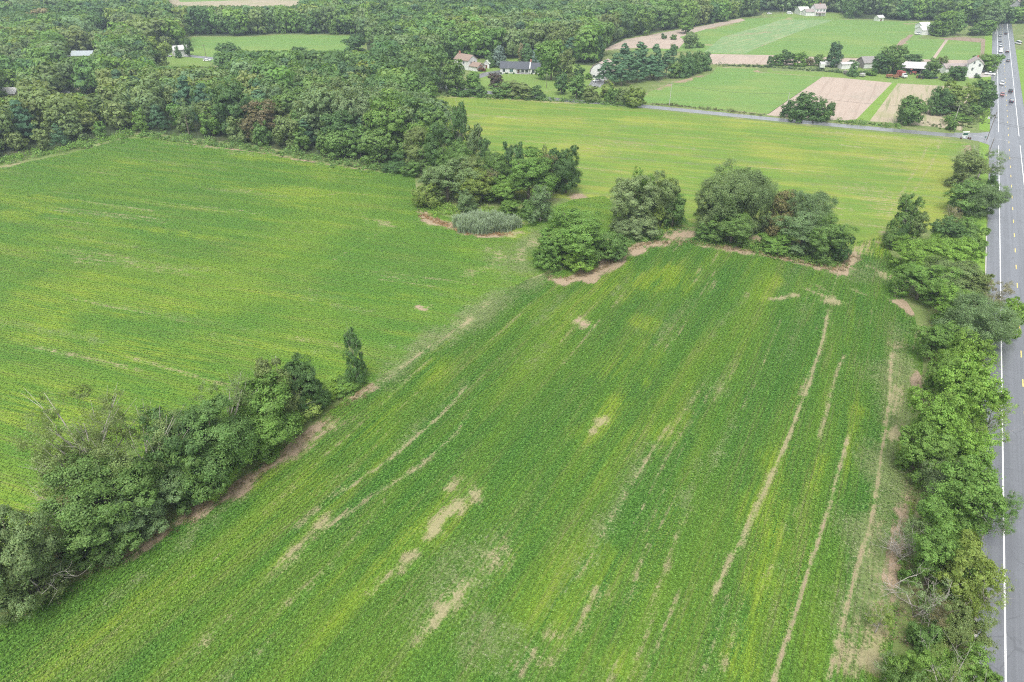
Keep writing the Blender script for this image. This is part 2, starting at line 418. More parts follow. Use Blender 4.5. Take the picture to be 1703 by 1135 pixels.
def grid_sheet(name, wpoly, z, mat, label, cell, strokes=()):
    p = np.asarray(wpoly); lo, hi = p.min(0) - cell, p.max(0) + cell
    nx, ny = [int(math.ceil(v / cell)) for v in (hi - lo)]
    X, Y = np.meshgrid(lo[0] + cell * np.arange(nx + 1), lo[1] + cell * np.arange(ny + 1))
    V = np.stack([X.ravel(), Y.ravel()], 1)
    i, j = np.meshgrid(np.arange(nx), np.arange(ny)); b = (j * (nx + 1) + i).ravel()
    F = np.stack([b, b + 1, b + nx + 2, b + nx + 1], 1)
    keep = inside(V[F].mean(1), p); F = F[keep]
    used = np.unique(F); remap = np.full(len(V), -1); remap[used] = np.arange(len(used)); V = V[used]; F = remap[F]
    cnt = np.bincount(F.ravel(), minlength=len(V)); edge = cnt < 4
    _, q, _ = dist_poly(V[edge], np.vstack([p, p[:1]])); V[edge] = q
    cov = np.zeros((len(V), 4), dtype=np.float32)
    for ch, pts, w, s in strokes:
        line = pts if isinstance(pts, np.ndarray) else GP(pts); lo2, hi2 = line.min(0) - w, line.max(0) + w
        m = ((V >= lo2) & (V <= hi2)).all(1)
        if not m.any(): continue
        d, _, t = dist_poly(V[m], line)
        ww = w * (1.5 if ch in 'sd' else 1.35); d = d + ww * .5 * min(1, w / 1.6) * wob(V[m], .7 / max(w, .8)); s2 = s * (1.05 if ch == 's' else 1); v = s2 * np.clip(1 - d / ww, 0, 1.1) * np.clip(np.minimum(t, 1 - t) * (16 if ch == 's' and w <= .5 else 4.5) + .15, 0, 1)
        cov[m, 'sdyw'.index(ch)] = np.maximum(cov[m, 'sdyw'.index(ch)], v)
    GRIDS[label] = (p, lo, cell, nx, remap, cov, mat)
    me = mesh_np(name, np.column_stack([V, np.full(len(V), z)]), F, mat, pcols={'cover': cov})
    return tag(link(name, me), label, kind='structure')

flat_sheet('ground', [(-4000, -300), (4000, -300), (4000, 7000), (-4000, 7000)], 0.0, M['drygrass'], 'rough green and straw coloured ground between and beyond the fields')

# strokes: channel (s straw, d dirt, y yellow, w weeds), photo polyline, half width in metres, strength
NEAR_P = [(-700, 1500), (-60, 1075), (90, 990), (175, 938), (290, 862), (410, 790), (540, 690), (610, 642), (690, 590), (760, 545), (870, 468), (925, 452), (985, 440), (1030, 410), (1080, 392), (1130, 380), (1190, 392), (1260, 410), (1330, 425), (1395, 437), (1415, 405),
          (1465, 395), (1492, 440), (1500, 490), (1520, 520), (1535, 600), (1530, 700), (1525, 830), (1500, 980), (1475, 1135), (1440, 1400), (1400, 1650)]
S_NEAR = [
    ('d', [(-60, 1055), (80, 975), (175, 938)], 1.6, .35), ('d', [(165, 950), (240, 905), (265, 886), (330, 846), (415, 797), (480, 750), (552, 692)], 1.9, 1.0), ('d', [(425, 790), (480, 752), (548, 695)], 2.3, 1.0), ('s', [(470, 765), (560, 690)], 3.0, .6), ('d', [(575, 665), (625, 634)], 2.0, .8),
    ('w', [(600, 650), (700, 585), (790, 525), (880, 470)], 5.5, 1.0), ('w', [(790, 525), (880, 470), (960, 420)], 4.0, .7), ('s', [(610, 650), (720, 575), (800, 520)], 1.2, .45), ('s', [(745, 545), (790, 525)], 2.2, .9),
    # dirt rim in front of the clumps
    ('d', [(900, 462), (940, 470), (1000, 448), (1030, 425), (1075, 408), (1130, 400)], 2.6, 1.15), ('d', [(1095, 398), (1130, 390), (1155, 396)], 4.5, .8), ('s', [(1150, 408), (1210, 415), (1260, 424)], 1.8, .8), ('d', [(1160, 408), (1260, 420), (1330, 437), (1400, 452)], 2.0, 1.1), ('d', [(1385, 458), (1412, 445), (1425, 415)], 2.4, .9), ('s', [(1380, 455), (1415, 440)], 2.2, .6),
    # bare streaks along the rows
    ('s', [(395, 1015), (470, 940), (540, 880), (620, 825), (700, 775), (760, 720), (795, 650)], .65, .62), ('s', [(430, 975), (520, 890), (570, 855)], 1.6, .55), ('s', [(290, 1110), (395, 1015)], 1.2, .4), ('s', [(440, 1040), (520, 965), (570, 930)], .8, .35),
    ('s', [(545, 835), (640, 770), (735, 690), (780, 640)], .5, .7), ('s', [(480, 890), (560, 820)], .9, .35),
    ('s', [(700, 905), (750, 850), (800, 805)], 1.4, .95), ('s', [(735, 862), (790, 815)], .9, .7), ('y', [(690, 920), (810, 800)], 4.0, .7), ('s', [(735, 820), (775, 790)], 1.1, .7), ('s', [(660, 960), (700, 905)], 1.2, .6), ('s', [(680, 1080), (715, 1040), (760, 990), (790, 955)], 1.1, .85), ('s', [(720, 1040), (800, 960), (860, 890)], 2.0, .35), ('w', [(640, 1090), (760, 960), (870, 850)], 4.5, .45),
    ('s', [(605, 995), (660, 945)], .9, .5), ('s', [(895, 1135), (950, 1040), (1010, 960)], 1.6, .4), ('w', [(760, 1120), (830, 1010)], 5, .5), ('s', [(860, 1130), (900, 1080)], 1.5, .45),
    ('y', [(965, 745), (1000, 695), (1040, 655)], 2.8, 1.0), ('s', [(980, 725), (1010, 690)], 1.4, .85), ('y', [(1090, 740), (1150, 680)], 4.0, .75), ('y', [(1060, 548), (1090, 528)], 3.5, .8), ('y', [(1060, 484), (1090, 462), (1130, 440)], 4.0, 1.6), ('y', [(1075, 470), (1115, 448)], 2.6, 2.0), ('y', [(1110, 480), (1150, 455)], 3.0, .7),
    ('y', [(880, 1080), (990, 930), (1020, 900)], 5.0, .6), ('y', [(1030, 1130), (1050, 1080)], 3, .7), ('y', [(870, 560), (960, 500), (1050, 470)], 5.0, .45), ('y', [(330, 960), (460, 850), (560, 770)], 4.0, .5), ('y', [(560, 770), (680, 660), (760, 590)], 4.0, .55), ('y', [(380, 830), (480, 760), (590, 680)], 3.5, .6), ('y', [(960, 820), (1060, 700)], 5, .35), ('y', [(1000, 640), (1090, 560)], 5, .35),
    ('d', [(955, 530), (985, 545)], 1.1, .9), ('s', [(950, 530), (985, 543)], 2.2, .5), ('s', [(1150, 480), (1165, 450), (1170, 440)], .9, .45), ('s', [(1180, 490), (1192, 465)], 1.0, .4),
    ('s', [(1270, 500), (1310, 494), (1335, 490)], 1.2, .8), ('s', [(1330, 478), (1365, 490), (1385, 500)], 1.0, .6), ('s', [(1365, 505), (1385, 498), (1405, 510)], 1.8, .75), ('s', [(1350, 470), (1385, 490)], .8, .4), ('w', [(1400, 470), (1450, 440), (1480, 480)], 7, .55), ('s', [(1410, 478), (1450, 495)], 1.0, .6), ('s', [(1440, 440), (1490, 465)], 1.8, .55), ('s', [(1380, 505), (1375, 560)], 1.0, .3),
    ('y', [(1420, 425), (1460, 405), (1492, 420)], 7, 1.2), ('s', [(1415, 420), (1470, 400)], 3.5, .55),
    # tractor lines beside the road hedge
    ('s', [(1262, 1210), (1285, 1135), (1320, 1030), (1350, 930), (1385, 830), (1400, 760), (1412, 720)], .42, .85), ('d', [(1262, 1210), (1285, 1135), (1320, 1030), (1350, 930), (1385, 830), (1400, 760), (1412, 720)], .28, .5), ('s', [(1350, 1210), (1375, 1135), (1405, 1020), (1430, 930), (1452, 850), (1465, 760), (1480, 660), (1483, 560)], .42, .8), ('d', [(1350, 1210), (1375, 1135), (1405, 1020), (1430, 930), (1452, 850), (1465, 760), (1480, 660), (1483, 560)], .26, .45), ('s', [(1175, 1010), (1215, 930), (1270, 820), (1310, 730), (1345, 640), (1370, 560), (1378, 515)], .48, .85), ('s', [(1330, 660), (1350, 610)], .45, .6), ('s', [(1225, 930), (1260, 850), (1300, 760)], .4, .55), ('s', [(1360, 735), (1378, 670), (1392, 620), (1404, 590)], .45, .7), ('s', [(1265, 990), (1290, 930)], .8, .4), ('s', [(1195, 1130), (1245, 1010)], .8, .3), ('s', [(1325, 835), (1300, 900)], .8, .3), ('s', [(1180, 680), (1230, 600)], .8, .28), ('s', [(1030, 1010), (1075, 960)], 1, .3),
    ('w', [(1405, 1135), (1440, 990), (1465, 850), (1490, 700), (1495, 600), (1490, 520)], 4.6, .85), ('s', [(1400, 1135), (1440, 1000), (1470, 850)], 1.2, .4), ('s', [(1480, 700), (1492, 650), (1500, 640)], 1.2, .6), ('s', [(1490, 640), (1490, 560)], 1.6, .4),
    ('d', [(1460, 1060), (1478, 970), (1495, 880), (1512, 810)], 1.2, .75), ('s', [(1450, 1080), (1475, 960)], 1.6, .6), ('s', [(1482, 735), (1495, 700)], 1.4, .85), ('d', [(1520, 660), (1530, 615)], 1.4, .9), ('d', [(1495, 495), (1520, 530)], 2.0, .95), ('s', [(1440, 1120), (1455, 1060)], 2.4, .8), ('s', [(1400, 1130), (1420, 1060)], 1.6, .5), ('w', [(1440, 1060), (1500, 1000)], 3, .6),
]
def scatter_streaks(poly, az, n, kinds, seed, lmin, lmax, bend=.03):
    """faint thin stands, wheel marks and yellowed runs that follow the drilled rows"""
    rng = np.random.default_rng(seed); p = GP(poly); lo, hi = p.min(0), p.max(0); out = []
    while len(out) < n:
        c = lo + rng.random(2) * (hi - lo)
        sx, sy = PX(c[0], c[1], 0.0)
        if c[1] < 30 or not (-50 < sx < 1750) or not inside(c[None], p)[0]: continue
        ch, w0, w1, s0, s1 = kinds[rng.integers(len(kinds))]
        a = az + rng.normal() * bend; ln = rng.uniform(lmin, lmax); k = rng.normal() * .04
        t = np.linspace(-.5, .5, 5)
        q = np.array([c + np.array([sin(a + k * x), cos(a + k * x)]) * ln * x for x in t])
        out.append((ch, q, rng.uniform(w0, w1), rng.uniform(s0, s1)))
        if ch == 's' and rng.random() < .4:                     # the second wheel
            off = np.array([cos(a), -sin(a)]) * 1.9; out.append((ch, q + off, out[-1][2], out[-1][3]))
    return out
S_NEAR += scatter_streaks(NEAR_P, R_(28.5), 90, [('s', .25, .5, .25, .5), ('s', .3, .7, .2, .4), ('y', 1.0, 2.6, .35, .8), ('y', .6, 1.4, .4, .8), ('w', 1.0, 2.5, .3, .6)], 61, 12, 50)
grid_sheet('soybean_field', GP(NEAR_P), 0.012, M['near'], 'near soybean field with pale bare streaks running along its rows', 0.42, S_NEAR)

LEFT_P = [(-500, 300), (-120, 305), (0, 277), (60, 267), (110, 256), (160, 244), (205, 231), (250, 230), (330, 240), (430, 252), (520, 268), (600, 281), (690, 292), (692, 320), (700, 340), (725, 355), (780, 372), (830, 382), (880, 373), (912, 350), (952, 332), (1005, 326), (1030, 345), (1048, 372), (1000, 402), (940, 428), (905, 454), (870, 468),
          (760, 545), (690, 590), (610, 642), (555, 655), (470, 690), (380, 745), (280, 830), (150, 920), (-60, 1040), (-700, 1500), (-900, 900)]
S_LEFT = [
    ('s', [(-60, 292), (0, 277), (60, 266)], 2.2, 1.0), ('d', [(60, 266), (110, 255), (200, 233)], 1.6, .75), ('d', [(250, 232), (330, 242), (430, 254), (520, 269), (600, 282), (690, 293)], 1.3, .6),
    ('d', [(692, 345), (720, 366), (765, 384), (800, 391), (850, 390)], 2.4, 1.1), ('s', [(780, 392), (840, 392), (875, 383)], 1.8, .7), ('y', [(700, 345), (760, 375)], 2.5, .4),
    ('w', [(880, 470), (870, 430), (880, 400), (925, 375)], 5.0, .75), ('s', [(855, 440), (870, 415), (900, 395)], 1.6, .55), ('s', [(800, 410), (830, 425), (810, 450)], 2.0, .35), ('w', [(800, 400), (850, 440), (800, 510)], 5, .4), ('w', [(610, 642), (700, 580), (790, 522), (870, 470)], 4.2, .75), ('s', [(760, 545), (820, 500)], 1.4, .4),
    ('s', [(690, 510), (712, 517)], 1.8, .7), ('d', [(690, 508), (712, 517)], 1.2, .9), ('y', [(640, 500), (760, 520)], 4, .5),
    ('s', [(180, 585), (260, 608), (330, 627), (420, 655)], .6, .55), ('y', [(0, 520), (130, 565), (260, 610), (420, 650)], 6.0, .75), ('y', [(230, 660), (330, 640), (430, 620)], 7.0, .5), ('y', [(0, 640), (120, 690), (200, 760), (60, 860)], 9.0, .85), ('y', [(-100, 900), (60, 830)], 12, .9), ('s', [(20, 860), (120, 800)], 4.0, .3), ('y', [(260, 820), (330, 740)], 8, .6),
    ('y', [(130, 268), (220, 272), (330, 275)], 7.0, .7), ('y', [(360, 310), (450, 318), (560, 330)], 6.0, .9), ('s', [(380, 315), (420, 320)], 1.6, .4), ('s', [(490, 332), (590, 318)], 1.0, .35), ('s', [(620, 365), (660, 380)], 1.4, .5), ('s', [(590, 345), (615, 375), (660, 380)], .9, .35), ('y', [(0, 350), (80, 355)], 8, .8), ('y', [(480, 270), (640, 300)], 5, .5), ('s', [(480, 470), (560, 430), (660, 370)], .7, .25), ('s', [(760, 460), (840, 440)], 2.2, .4), ('s', [(600, 460), (700, 430)], 1, .25), ('y', [(500, 640), (560, 625), (610, 590)], 4, .6), ('y', [(300, 560), (430, 590)], 4, .4), ('y', [(100, 470), (300, 510)], 5, .35),
]
S_LEFT += scatter_streaks(LEFT_P, ROWS_CROSS, 90, [('s', .4, .8, .25, .5), ('y', 1.2, 3.5, .35, .8), ('y', .8, 2.0, .4, .9), ('w', 1.0, 2.2, .25, .5)], 62, 14, 60)
grid_sheet('soybean_field', GP(LEFT_P), 0.008, M['left'], 'large soybean field on the left, green with yellowing bands in front of the woodland', 0.7, S_LEFT)

FAR_P = [(690, 160), (800, 161), (900, 168), (1000, 174), (1090, 184), (1200, 195), (1320, 208), (1440, 219), (1560, 230), (1612, 238), (1622, 262), (1602, 330), (1575, 372), (1500, 400), (1465, 395), (1415, 405), (1395, 437), (1330, 425), (1260, 410), (1190, 392), (1130, 380), (1080, 392), (1030, 345), (1005, 326), (960, 338), (940, 330), (860, 330), (780, 300), (720, 270), (690, 230)]
S_FAR = [
    ('s', [(700, 161), (800, 162), (900, 169), (1000, 175)], 1.6, .8), ('y', [(700, 175), (850, 195), (1000, 215)], 9, .5), ('y', [(820, 240), (1000, 250), (1200, 245)], 14, .5), ('s', [(900, 240), (1100, 240)], 9, .25), ('y', [(1100, 200), (1300, 215), (1500, 235)], 7, .7), ('y', [(1560, 250), (1570, 300), (1540, 360), (1480, 380)], 12, 1.0), ('y', [(1000, 280), (1150, 290)], 9, .7), ('y', [(1360, 250), (1500, 270)], 10, .5),
    ('s', [(1548, 232), (1530, 270), (1500, 320), (1470, 370)], .45, .62), ('s', [(1566, 233), (1548, 275), (1520, 320)], .45, .62), ('s', [(1400, 300), (1450, 330), (1470, 370)], 10, .32), ('s', [(1300, 340), (1440, 350)], 6, .25), ('s', [(1380, 330), (1420, 390)], .6, .4), ('s', [(1520, 240), (1480, 300)], 8, .25),
    ('w', [(1600, 245), (1610, 270), (1600, 330)], 4, .9), ('d', [(1616, 240), (1620, 262)], 2.6, 1.1), ('d', [(975, 322), (950, 333)], 3.0, 1.0), ('d', [(1160, 380), (1250, 395), (1380, 420)], 4, .9), ('s', [(1460, 385), (1490, 395)], 2.0, .8), ('y', [(930, 335), (1000, 320), (1040, 330)], 6, .35),
]
S_FAR += scatter_streaks(FAR_P, ROWS_CROSS, 90, [('s', .6, 1.2, .25, .5), ('y', 1.5, 4, .35, .8), ('s', .5, .9, .35, .6), ('w', 1.2, 2.5, .3, .6)], 63, 20, 80)
grid_sheet('soybean_field', GP(FAR_P), 0.004, M['farf'], 'far soybean field with fine yellowish rows between the side road and the tree clumps', 1.0, S_FAR)
def plants(key, name, label, az, row, step, size, height, per, seed, tilt=.5, ymax=9e9):
    """the standing crop: leaf sprays along drilled rows, thinned where the ground lies bare"""
    p, lo, cell, nx, remap, cov, mat = GRIDS[key]; rng = np.random.default_rng(seed)
    u = np.array([sin(az), cos(az)]); v = np.array([u[1], -u[0]])
    a, b = p @ u, p @ v
    A, B = np.meshgrid(np.arange(a.min(), a.max(), step), np.arange(b.min(), b.max(), row))
    A = A.ravel(); B = B.ravel()
    q0 = A[:, None] * u + B[:, None] * v
    sx, sy = PX(q0[:, 0], q0[:, 1], 0.0)
    m = (sx > -60) & (sx < 1763) & (sy < 1190) & (q0[:, 1] < ymax); A, B = A[m], B[m]
    A = np.repeat(A, per) + rng.uniform(-.5, .5, len(A) * per) * step * 1.2; B = np.repeat(B, per) + rng.normal(size=len(B) * per) * row * .26
    B = B + .25 * np.sin(A * .05 + B * .11)
    q = A[:, None] * u + B[:, None] * v
    m = inside(q, p); q = q[m]
    ij = np.round((q - lo) / cell).astype(int); g = remap[np.clip(ij[:, 1] * (nx + 1) + ij[:, 0], 0, len(remap) - 1)]
    ok = g >= 0; q = q[ok]; c = cov[g[ok]]
    keep = rng.random(len(q)) > np.clip(1.15 * c[:, 0] + 1.6 * c[:, 1] + .35 * c[:, 3], 0, 1); q, c = q[keep], c[keep]; n = len(q)
    z = height * (.35 + .75 * rng.random(n))
    P3 = np.column_stack([q, z]); nr = unit(rng.normal(size=(n, 3)) * tilt + np.array([0, 0, .9])); t = unit(np.cross(nr, rng.normal(size=(n, 3)))); w = np.cross(nr, t)
    s = size * (.6 + .8 * rng.random(n))[:, None]
    V = np.stack([P3 + t * s * .5, P3 + w * s * .36, P3 - t * s * .5, P3 - w * s * .36], 1).reshape(-1, 3)
    me = mesh_np(name, V, np.arange(4 * n).reshape(n, 4), mat, pcols={'cover': np.repeat(c, 4, axis=0)})
    print(name, n)
    return tag(link(name, me), label, 'crop', kind='stuff')
plants('near soybean field with pale bare streaks running along its rows', 'soybean_plants', 'leafy soybean rows standing on the near field', ROWS_ALONG, .76, .38, .225, .34, 9, 41, .45)
plants('large soybean field on the left, green with yellowing bands in front of the woodland', 'soybean_plants', 'leafy soybean rows standing on the left field', ROWS_CROSS, .76, .55, .28, .17, 6, 42, .28)
def px_sheet(name, pts, z, m, label): return flat_sheet(name, GP(pts), z, M[m], label)
def crop_sheet(pts, z, m, label, strokes=(), cell=2.5): return grid_sheet('field', GP(pts), z, M[m], label, cell, strokes)
crop_sheet([(1060, 172), (1082, 152), (1120, 137), (1185, 121), (1192, 112), (1255, 113), (1264, 120), (1368, 128), (1278, 190), (1200, 184), (1100, 172)], .010, 'green', 'even bright green field between the pine block and the pink bare field', [('s', [(1195, 112), (1255, 113)], 2, .8), ('d', [(1262, 116), (1270, 121)], 5, 1.1), ('s', [(1270, 121), (1368, 128)], 1.6, .8), ('d', [(1080, 153), (1120, 138), (1185, 121)], 3, .8), ('s', [(1160, 181), (1278, 190)], 1.4, .8)], 1.5)
px_sheet('bare_field', [(1274, 192), (1368, 128), (1400, 130), (1484, 138), (1424, 199), (1400, 201)], .010, 'soil', 'dry pinkish bare field beside the weedy grass strip')
px_sheet('grass_strip', [(1424, 199), (1484, 138), (1493, 139), (1446, 202)], .012, 'verge', 'narrow green grass strip between the pink bare field and the stubble')
px_sheet('stubble_field', [(1446, 202), (1493, 139), (1585, 144), (1612, 150), (1600, 218), (1560, 212), (1500, 206)], .010, 'stubble', 'pale weedy stubble field with green rows beside the grass strip')
px_sheet('bare_field', [(1178, 90), (1280, 92), (1400, 97), (1640, 101), (1640, 112), (1400, 109), (1285, 108), (1180, 107)], .008, 'soil', 'long pale bare strip behind the farm buildings')
crop_sheet([(1040, 88), (1120, 62), (1150, 47), (1225, 32), (1340, 27), (1400, 33), (1565, 38), (1540, 56), (1472, 97), (1180, 90), (1150, 84)], .006, 'green', 'big green field far back below the woodland', [('s', [(1320, 28), (1300, 36)], 3, .9), ('s', [(1540, 40), (1500, 40)], 5, .9), ('d', [(1165, 50), (1230, 34)], 6, .9), ('s', [(1170, 76), (1190, 74)], 4, .8)])
crop_sheet([(1170, 88), (1200, 62), (1260, 45), (1300, 33), (1385, 34), (1330, 52), (1255, 82), (1240, 90)], .010, 'veg', 'rough grey-green vegetable plot lying across the big green field', [('s', [(1200, 62), (1290, 52)], 4, .7), ('d', [(1255, 83), (1330, 53)], 2, .6)])
crop_sheet([(1474, 97), (1500, 64), (1572, 66), (1551, 99)], .012, 'green', 'small green plot left of the pale track', [('d', [(1478, 92), (1508, 62)], 3, 1)])
crop_sheet([(1555, 99), (1576, 66), (1634, 72), (1634, 101)], .012, 'green', 'small green plot right of the pale track beside the road')
px_sheet('dirt_track', [(1472, 98), (1480, 85), (1512, 58), (1520, 58), (1494, 80), (1478, 98)], .014, 'brownsoil', 'brown dirt track along the edge of the big green field')
px_sheet('dirt_track', [(1549, 99), (1573, 65), (1578, 65), (1555, 99)], .014, 'soil', 'straight pale dirt track between the two small green plots')
px_sheet('dirt_track', [(1560, 64), (1600, 62), (1632, 64), (1630, 71), (1600, 68), (1574, 66.5)], .0155, 'brownsoil', 'brown dirt margin at the back of the small green plots by the road')
px_sheet('dirt_track', [(1632, 64), (1639, 66), (1636, 100), (1630, 100)], .0155, 'brownsoil', 'brown dirt margin between the small green plot and the roadside verge')
px_sheet('bare_field', [(1000, 84), (1040, 66), (1110, 53), (1165, 44), (1232, 31), (1240, 34), (1180, 47), (1130, 62), (1140, 68), (1128, 82), (1060, 80)], .010, 'soil', 'tan bare margin between the woodland and the big green field')
crop_sheet([(290, 106), (320, 62), (420, 62), (470, 58), (607, 60), (600, 82), (480, 100)], .008, 'green', 'distant green field in a gap of the left woodland')
px_sheet('stubble_field', [(270, 3), (285, 40), (400, 41), (500, 38), (535, 9), (505, 0), (300, -6)], .008, 'stubble', 'far tan field glimpsed between woods at the top')
crop_sheet([(290, -8), (300, 4), (420, 0), (560, 2), (840, 3), (840, -6)], .010, 'green', 'sliver of green field beyond the tan field')
px_sheet('lawn', [(770, 158), (780, 120), (820, 112), (830, 96), (890, 95), (990, 112), (1010, 140), (1050, 160), (990, 168), (850, 160)], .008, 'lawn', 'mown lawn around the white ranch house')
px_sheet('lawn', [(262, 110), (280, 90), (345, 92), (350, 112), (280, 118)], .010, 'lawn', 'patch of lawn beside the road among the left woodland')
px_sheet('lawn', [(1270, 27), (1300, 23), (1400, 23), (1410, 32), (1300, 29)], .012, 'lawn', 'lawn in front of the distant white farmhouse')
px_sheet('farmyard', [(1285, 109), (1400, 110), (1630, 113), (1636, 140), (1580, 147), (1490, 139), (1370, 129), (1275, 120)], .007, 'lawn', 'grassy farmyard around the sheds and machinery')
px_sheet('garden', [(1282, 112), (1410, 112), (1406, 121), (1285, 118)], .012, 'veg', 'grey-green garden rows in front of the farm trees')
px_sheet('driveway', [(785, 128), (805, 121), (832, 117), (838, 124), (812, 126), (790, 133)], .014, 'lane', 'grey asphalt driveway curving to the ranch house')
px_sheet('driveway', [(978, 143), (984, 134), (1003, 130), (1006, 138), (998, 146)], .014, 'lane', 'asphalt driveway in front of the round-roofed barn house')
px_sheet('driveway', [(1606, 124), (1620, 119), (1652, 119), (1652, 127), (1612, 131)], .014, 'gravel', 'pale gravel yard between the farmhouse and the road')
# roads
LAT0, LAT1 = -3.15, 10.6
flat_sheet('road', [RP(LAT0, -160), RP(LAT1, -160), RP(LAT1, 760), RP(LAT0, 760)], .020, M['asphalt'], 'wide grey two lane road with broad shoulders along the right side')
def strip(pts_w, w):
    p = np.asarray(pts_w); n = []
    for i in range(len(p)):
        d = p[min(i + 1, len(p) - 1)] - p[max(i - 1, 0)]; d /= np.hypot(*d); n.append((-d[1], d[0]))
    n = np.asarray(n); return np.vstack([p + n * w / 2, (p - n * w / 2)[::-1]])
SIDE = GP([(300, 92), (360, 98), (700, 140), (790, 152), (870, 160), (950, 168), (1010, 172), (1090, 179), (1200, 190), (1320, 202), (1440, 213), (1560, 223.5), (1612, 227.5)])
SIDE = np.vstack([SIDE, RP(LAT0 - .5, (GP([(1640, 229)])[0] - RB) @ RD)[None]])
flat_sheet('side_road', strip(SIDE, 6.2), .016, M['lane'], 'narrow grey side road crossing behind the far soybean field')
ja = (GP([(1640, 229)])[0] - RB) @ RD
flat_sheet('junction_apron', [RP(LAT0 + .02, ja - 12), RP(LAT0 + .02, ja + 11), RP(LAT0 - 4, ja + 6.5), RP(LAT0 - 13, ja + 1.5), RP(LAT0 - 13, ja - 6.0), RP(LAT0 - 4, ja - 8)], .018, M['lane'], 'flared asphalt apron where the side road meets the main road')
def rline(name, lat, a0, a1, w, mat, label): flat_sheet(name, [RP(lat - w / 2, a0), RP(lat + w / 2, a0), RP(lat + w / 2, a1), RP(lat - w / 2, a1)], .026, mat, label)
for a0, a1, s in ((-160, ja - 11, 'before'), (ja + 12, 760, 'beyond')):
    rline('edge_line', 0, a0, a1, .22, M['linewhite'], f'solid white edge line on the field side of the road, {s} the junction')
for a0, a1, s in ((-160, ja - 6, 'before'), (ja + 9, 760, 'beyond')):
    rline('edge_line', 7.35, a0, a1, .22, M['linewhite'], f'solid white edge line on the far right of the road, {s} the junction')
v, f = [], []
for k in range(-12, 60):
    a = k * 12.19 + 5.0
    if ja - 3 < a < ja + 3: continue
    b = len(v)
    v += [(*RP(l, y), .026) for l, y in ((3.47, a), (3.69, a), (3.69, a + 3.05), (3.47, a + 3.05))]; f.append((b, b + 1, b + 2, b + 3))
tag(link('centre_line', mesh_np('centre_line', v, np.array(f), M['lineyellow'])), 'broken yellow centre line of the main road', kind='structure')
p0, p1 = RP(LAT0 - 11.0, ja - 4.9), RP(LAT0 - 9.4, ja - 1.2)
flat_sheet('stop_line', strip([RP(LAT0 - 9, ja - 5.2), RP(LAT0 - 9, ja - 1.6)], .8), .024, M['linewhite'], 'white stop line at the mouth of the side road')
flat_sheet('edge_line', strip([RP(LAT0 - 8, ja + 1.1), RP(LAT0 + 6.5, ja - 1.0)], .14), .027, M['linewhite'], 'thin white line running from the side road into the junction')
flat_sheet('verge', [RP(LAT0 - 3.4, -60), RP(LAT0 - .32, -60), RP(LAT0 - .32, ja - 11), RP(LAT0 - 3.4, ja - 9)], .011, M['verge'], 'bright green mown verge between the hedge trees and the road')
flat_sheet('verge', [RP(LAT0 - 4.0, ja + 12), RP(LAT0 - .05, ja + 11), RP(LAT0 - .05, ja + 350), RP(LAT0 - 5.0, ja + 350)], .013, M['verge'], 'bright green mown verge left of the road beyond the junction')
flat_sheet('verge', [RP(LAT1 + .05, -60), RP(LAT1 + 5, -60), RP(LAT1 + 5, ja + 260), RP(LAT1 + .05, ja + 260)], .011, M['verge'], 'green mown verge on the far right of the road')
k = MB()
q = [RP(LAT0 - .30, -160), RP(LAT0 - .02, -160), RP(LAT0 - .02, 112), RP(LAT0 - .30, 112)]
k.add([(*p, -.05) for p in q] + [(*p, .13) for p in q], [(0, 3, 2, 1), (4, 5, 6, 7), (0, 1, 5, 4), (1, 2, 6, 5), (2, 3, 7, 6), (3, 0, 4, 7)])
tag(k.build('kerb', M['concrete']), 'pale concrete kerb along the road shoulder', kind='structure')

# ================================================================== VEGETATION
C = dict(dk=(.118, .218, .070), md=(.175, .295, .082), gr=(.208, .305, .128), br=(.242, .395, .070), yl=(.255, .345, .080), ol=(.212, .285, .100),
         bn=(.270, .250, .130), bl=(.190, .280, .230), pn=(.098, .192, .092), sg=(.245, .328, .148), ly=(.192, .330, .072))
def unit(v): return v / np.maximum(1e-9, np.linalg.norm(v, axis=-1, keepdims=True))
def sphere_dirs(rng, n): return unit(rng.normal(size=(n, 3)))
def leaves(rng, centres, rad, normals, n, size, droop=0.0, flat=(1, 1, .8), var=.22, aspect=.62, align=.95, jit=.38):
    """n leaf sprays gathered round sprig centres; returns verts, quads, shade"""
    k = rng.integers(0, len(centres), n)
    off = rng.normal(size=(n, 3)) * .45 * np.asarray(flat)
    p = centres[k] + off * rad[k][:, None]
    p[:, 2] -= droop * rad[k] * np.abs(rng.normal(size=n))
    nr = unit(normals[k] * align + unit(off) * .6 + rng.normal(size=(n, 3)) * jit + np.array([0, 0, .25]))
    t = unit(np.cross(nr, rng.normal(size=(n, 3)))); b = np.cross(nr, t)
    s = size * (.6 + .8 * rng.random(n))[:, None]
    V = np.stack([p + t * s * .5, p + b * s * .5 * aspect + nr * s * .08, p - t * s * .5, p - b * s * .5 * aspect + nr * s * .08], 1).reshape(-1, 3)
    F = np.arange(4 * n).reshape(n, 4)
    sprig = 1 + (rng.random(len(centres)) - .5) * 2 * var
    sh = sprig[k] * (1 + (rng.random(n) - .5) * .36)
    return V, F, sh
REF_H, REF_W = 12.0, 9.0
